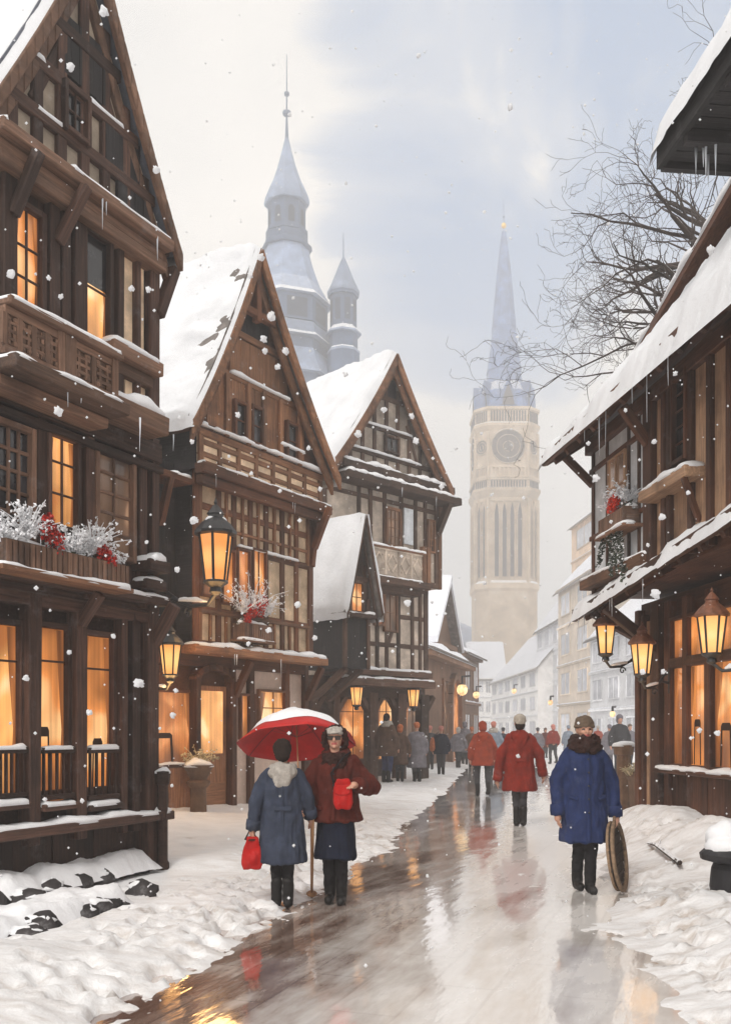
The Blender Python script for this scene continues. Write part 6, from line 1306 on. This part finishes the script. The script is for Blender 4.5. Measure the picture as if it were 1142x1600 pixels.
c = tn.matrix_basis@V3(.30, .02, 1.08); T = empty('side_bag', c, 0, 'orange bag hanging at the side of the figure in the navy jacket', 'bag'); b = MB(); b.ell((0, 0, 0), (.10, .14, .26)); b.ell((0, .02, -.1), (.11, .15, .16)); fuse(b, 'pouch', ORANGE, .025, 2, parent=T); b = MB(); b.tube([(.0, 0, .2), (.1, 0, .35), (.2, 0, .42)], .012, 5); b.build('strap', BLACK, T)
person('stooped figure in a grey hooded coat, right of the navy jacket', stand(716, 1202), math.pi*.9, 1.68, GREYC, .70, DGREY, 'hooded', GREYW, armsw(.05, .05), coat_w=1.3, seed=9., step=.12)
person('faint tall figure in grey behind the stooped one', stand(726, 1196), math.pi, 1.95, GREYC, .5, DGREY, 'hooded', GREYC, armsw(.0), coat_w=1.1, seed=10.)
person('figure in an orange-red hooded jacket striding away, left of the man in red', stand(754, 1244), math.pi+.1, 1.82, RUSTJ, .70, DGREY, 'hooded', RUSTJ, armsw(.06, .03), coat_w=1.22, step=.10, hood='down', seed=11., leg_x=.12)
person('figure in pale grey coat and pink knit hat, half hidden behind the orange-red jacket', stand(771, 1214), math.pi*.95, 1.88, PALEC, .6, DGREY, 'beanie', PINKK, armsw(.03), coat_w=1.2, scarf=GREYW, seed=12.)
person('dim dark figure in the mist right of the man in red', stand(840, 1192), math.pi, 1.7, GREYC, .6, DGREY, 'beanie', DGREY, armsw(.02), coat_w=1.2, seed=13.)
person('distant figure in a short red jacket and dark trousers, mid-stride', stand(864, 1197), math.pi*1.1, 1.76, REDC, .88, DGREY, 'hooded', PINKK, armsw(.05), coat_w=1.3, step=.14, seed=14.)
person('faint pale blue figure just left of the blue-coated woman', stand(888, 1192), math.pi, 1.72, PALEC, .5, PALEC, 'beanie', PALEC, armsw(.02), coat_w=1.15, seed=15.)
person('man in dark clothes coming towards us on the right, before the pale house', stand(968, 1219), .1, 1.98, DGREY, .78, DGREY, 'hooded', GREYC, armsw(.02), coat_w=1.15, seed=16., step=.04)
person('dim grey figure just behind the dark-clothed man on the right', stand(952, 1203), math.pi, 1.7, GREYC, .5, GREYC, 'beanie', GREYC, armsw(.02), coat_w=1.15, seed=17.)
person('faint figure at the mouth of the archway on the left', stand(705, 1192), math.pi, 1.6, GREYC, .5, DGREY, 'beanie', GREYC, armsw(.02), coat_w=1.1, seed=18.)
person('figure in a short dark coat just left of the navy jacket with the orange bag', stand(672, 1207), math.pi*1.02, 1.66, DGREY, .7, DGREY, 'beanie', PINKK, armsw(.03), coat_w=1.2, seed=20.)
person('figure in an ochre-brown jacket between the stooped figure and the orange-red jacket', stand(737, 1200), math.pi, 1.72, BROWNC, .72, DGREY, 'beanie', ORANGE, armsw(.04), coat_w=1.2, seed=21., step=.08)
person('small dark-coated figure seen between the two red coats', stand(786, 1196), math.pi*.97, 1.7, NAVY, .6, DGREY, 'beanie', DGREY, armsw(.02), coat_w=1.2, seed=22.)
person('figure in a maroon coat right of the dim dark figure, facing the viewer', stand(852, 1186), .1, 1.66, MAROON, .6, DGREY, 'hooded', BROWNC, armsw(.03), coat_w=1.15, seed=23.)
person('grey-coated figure at the foot of the pale grey house, nearest the lantern post', stand(984, 1200), .3, 1.72, GREYC, .55, DGREY, 'beanie', TAUPE, armsw(.02), coat_w=1.2, seed=24.)
person('figure in a rust jacket and grey trousers far behind the blue coat, right side', stand(934, 1189), math.pi, 1.68, RUSTJ, .75, DGREY, 'beanie', GREYW, armsw(.03), coat_w=1.2, seed=25., step=.08)
# ================================================================== falling snow
FLK = snowmat('flake', (.9, .91, .94), bump=.2)
nt = FLK.node_tree; tl = N(nt, 'ShaderNodeBsdfTranslucent'); tl.inputs['Color'].default_value = (.95, .96, .98, 1); ms = N(nt, 'ShaderNodeMixShader'); ms.inputs['Fac'].default_value = .55; nt.links.new(nt.nodes['Principled BSDF'].outputs[0], ms.inputs[1]); nt.links.new(tl.outputs[0], ms.inputs[2]); nt.links.new(ms.outputs[0], nt.nodes['Material Output'].inputs['Surface'])
RS = random.Random(3); FM = []
for i in range(5):
    b = MB(); b.ell((0, 0, 0), (1, .9, .8), nu=14, nv=9, jit=.75, seed=i*5.1); FM.append(b.mesh('snowflake', [FLK], True))
def flake(x, y, r, d): 
    o = bpy.data.objects.new('snowflake', FM[RS.randrange(5)]); COL.objects.link(o); o.location = at_depth(x, y, d); s_ = r*d/FPX; o.scale = (s_, s_, s_); o.rotation_euler = (RS.random()*6, RS.random()*6, RS.random()*6)
    tag(o, 'fluffy white snowflake drifting down through the air', 'snowflake', 'falling snowflakes')
for (x, y, r) in ((162, 18, 8), (110, 104, 7), (654, 86, 4), (797, 167, 5), (408, 401, 6), (391, 430, 5), (424, 494, 7.5), (412, 530, 6), (414, 548, 5), (434, 573, 5), (446, 548, 6), (91, 642, 8), (217, 1068, 9), (303, 813, 7), (243, 870, 6), (40, 1060, 5.5), (108, 1019, 4.5), (139, 1114, 5), (177, 994, 4), (372, 648, 5), (482, 700, 4), (559, 678, 6), (643, 650, 5), (650, 689, 5.5), (931, 747, 6.5), (1024, 929, 8.5), (1035, 808, 6), (1110, 390, 7.5), (977, 641, 3.5), (636, 942, 6), (76, 434, 4), (205, 450, 5), (17, 428, 7), (95, 463, 4.5), (232, 452, 5), (277, 890, 5), (500, 764, 4), (275, 1080, 4), (492, 997, 4.5), (1022, 690, 4.5), (1055, 583, 4), (1012, 852, 3.5), (1036, 1050, 4.5), (1092, 1142, 4.5), (1120, 1146, 5), (809, 1182, 3.5), (919, 693, 3.5), (270, 1118, 5), (420, 985, 5), (465, 945, 5.5), (244, 264, 6), (388, 1006, 4), (70, 1250, 4), (128, 1252, 4), (300, 690, 4), (540, 585, 4), (600, 640, 5), (690, 760, 4.5), (1075, 770, 4), (1004, 1050, 5)):
    flake(x, y, r*.92, RS.uniform(4.5, 7.5))
for _ in range(110): flake(RS.uniform(0, 1142), RS.triangular(0, 1500, 800), RS.triangular(.8, 3.6, 1.3), RS.uniform(4.5, 9.))
q = MB()
for _ in range(2600):
    y = 3.5+22*RS.random()**.8; x = RS.uniform(-.42, .42)*y; z = RS.uniform(.2, 1.7+.75*y); s_ = RS.uniform(.004, .011)
    c = Vector((x, y, z)); q.add([c+Vector((s_, 0, 0)), c+Vector((0, s_, 0)), c+Vector((-s_, 0, 0)), c+Vector((0, -s_, 0)), c+Vector((0, 0, s_)), c+Vector((0, 0, -s_))], [(0, 1, 4), (1, 2, 4), (2, 3, 4), (3, 0, 4), (1, 0, 5), (2, 1, 5), (3, 2, 5), (0, 3, 5)])
o = q.build('falling_snow', FLK, smooth=True); o['kind'] = 'stuff'
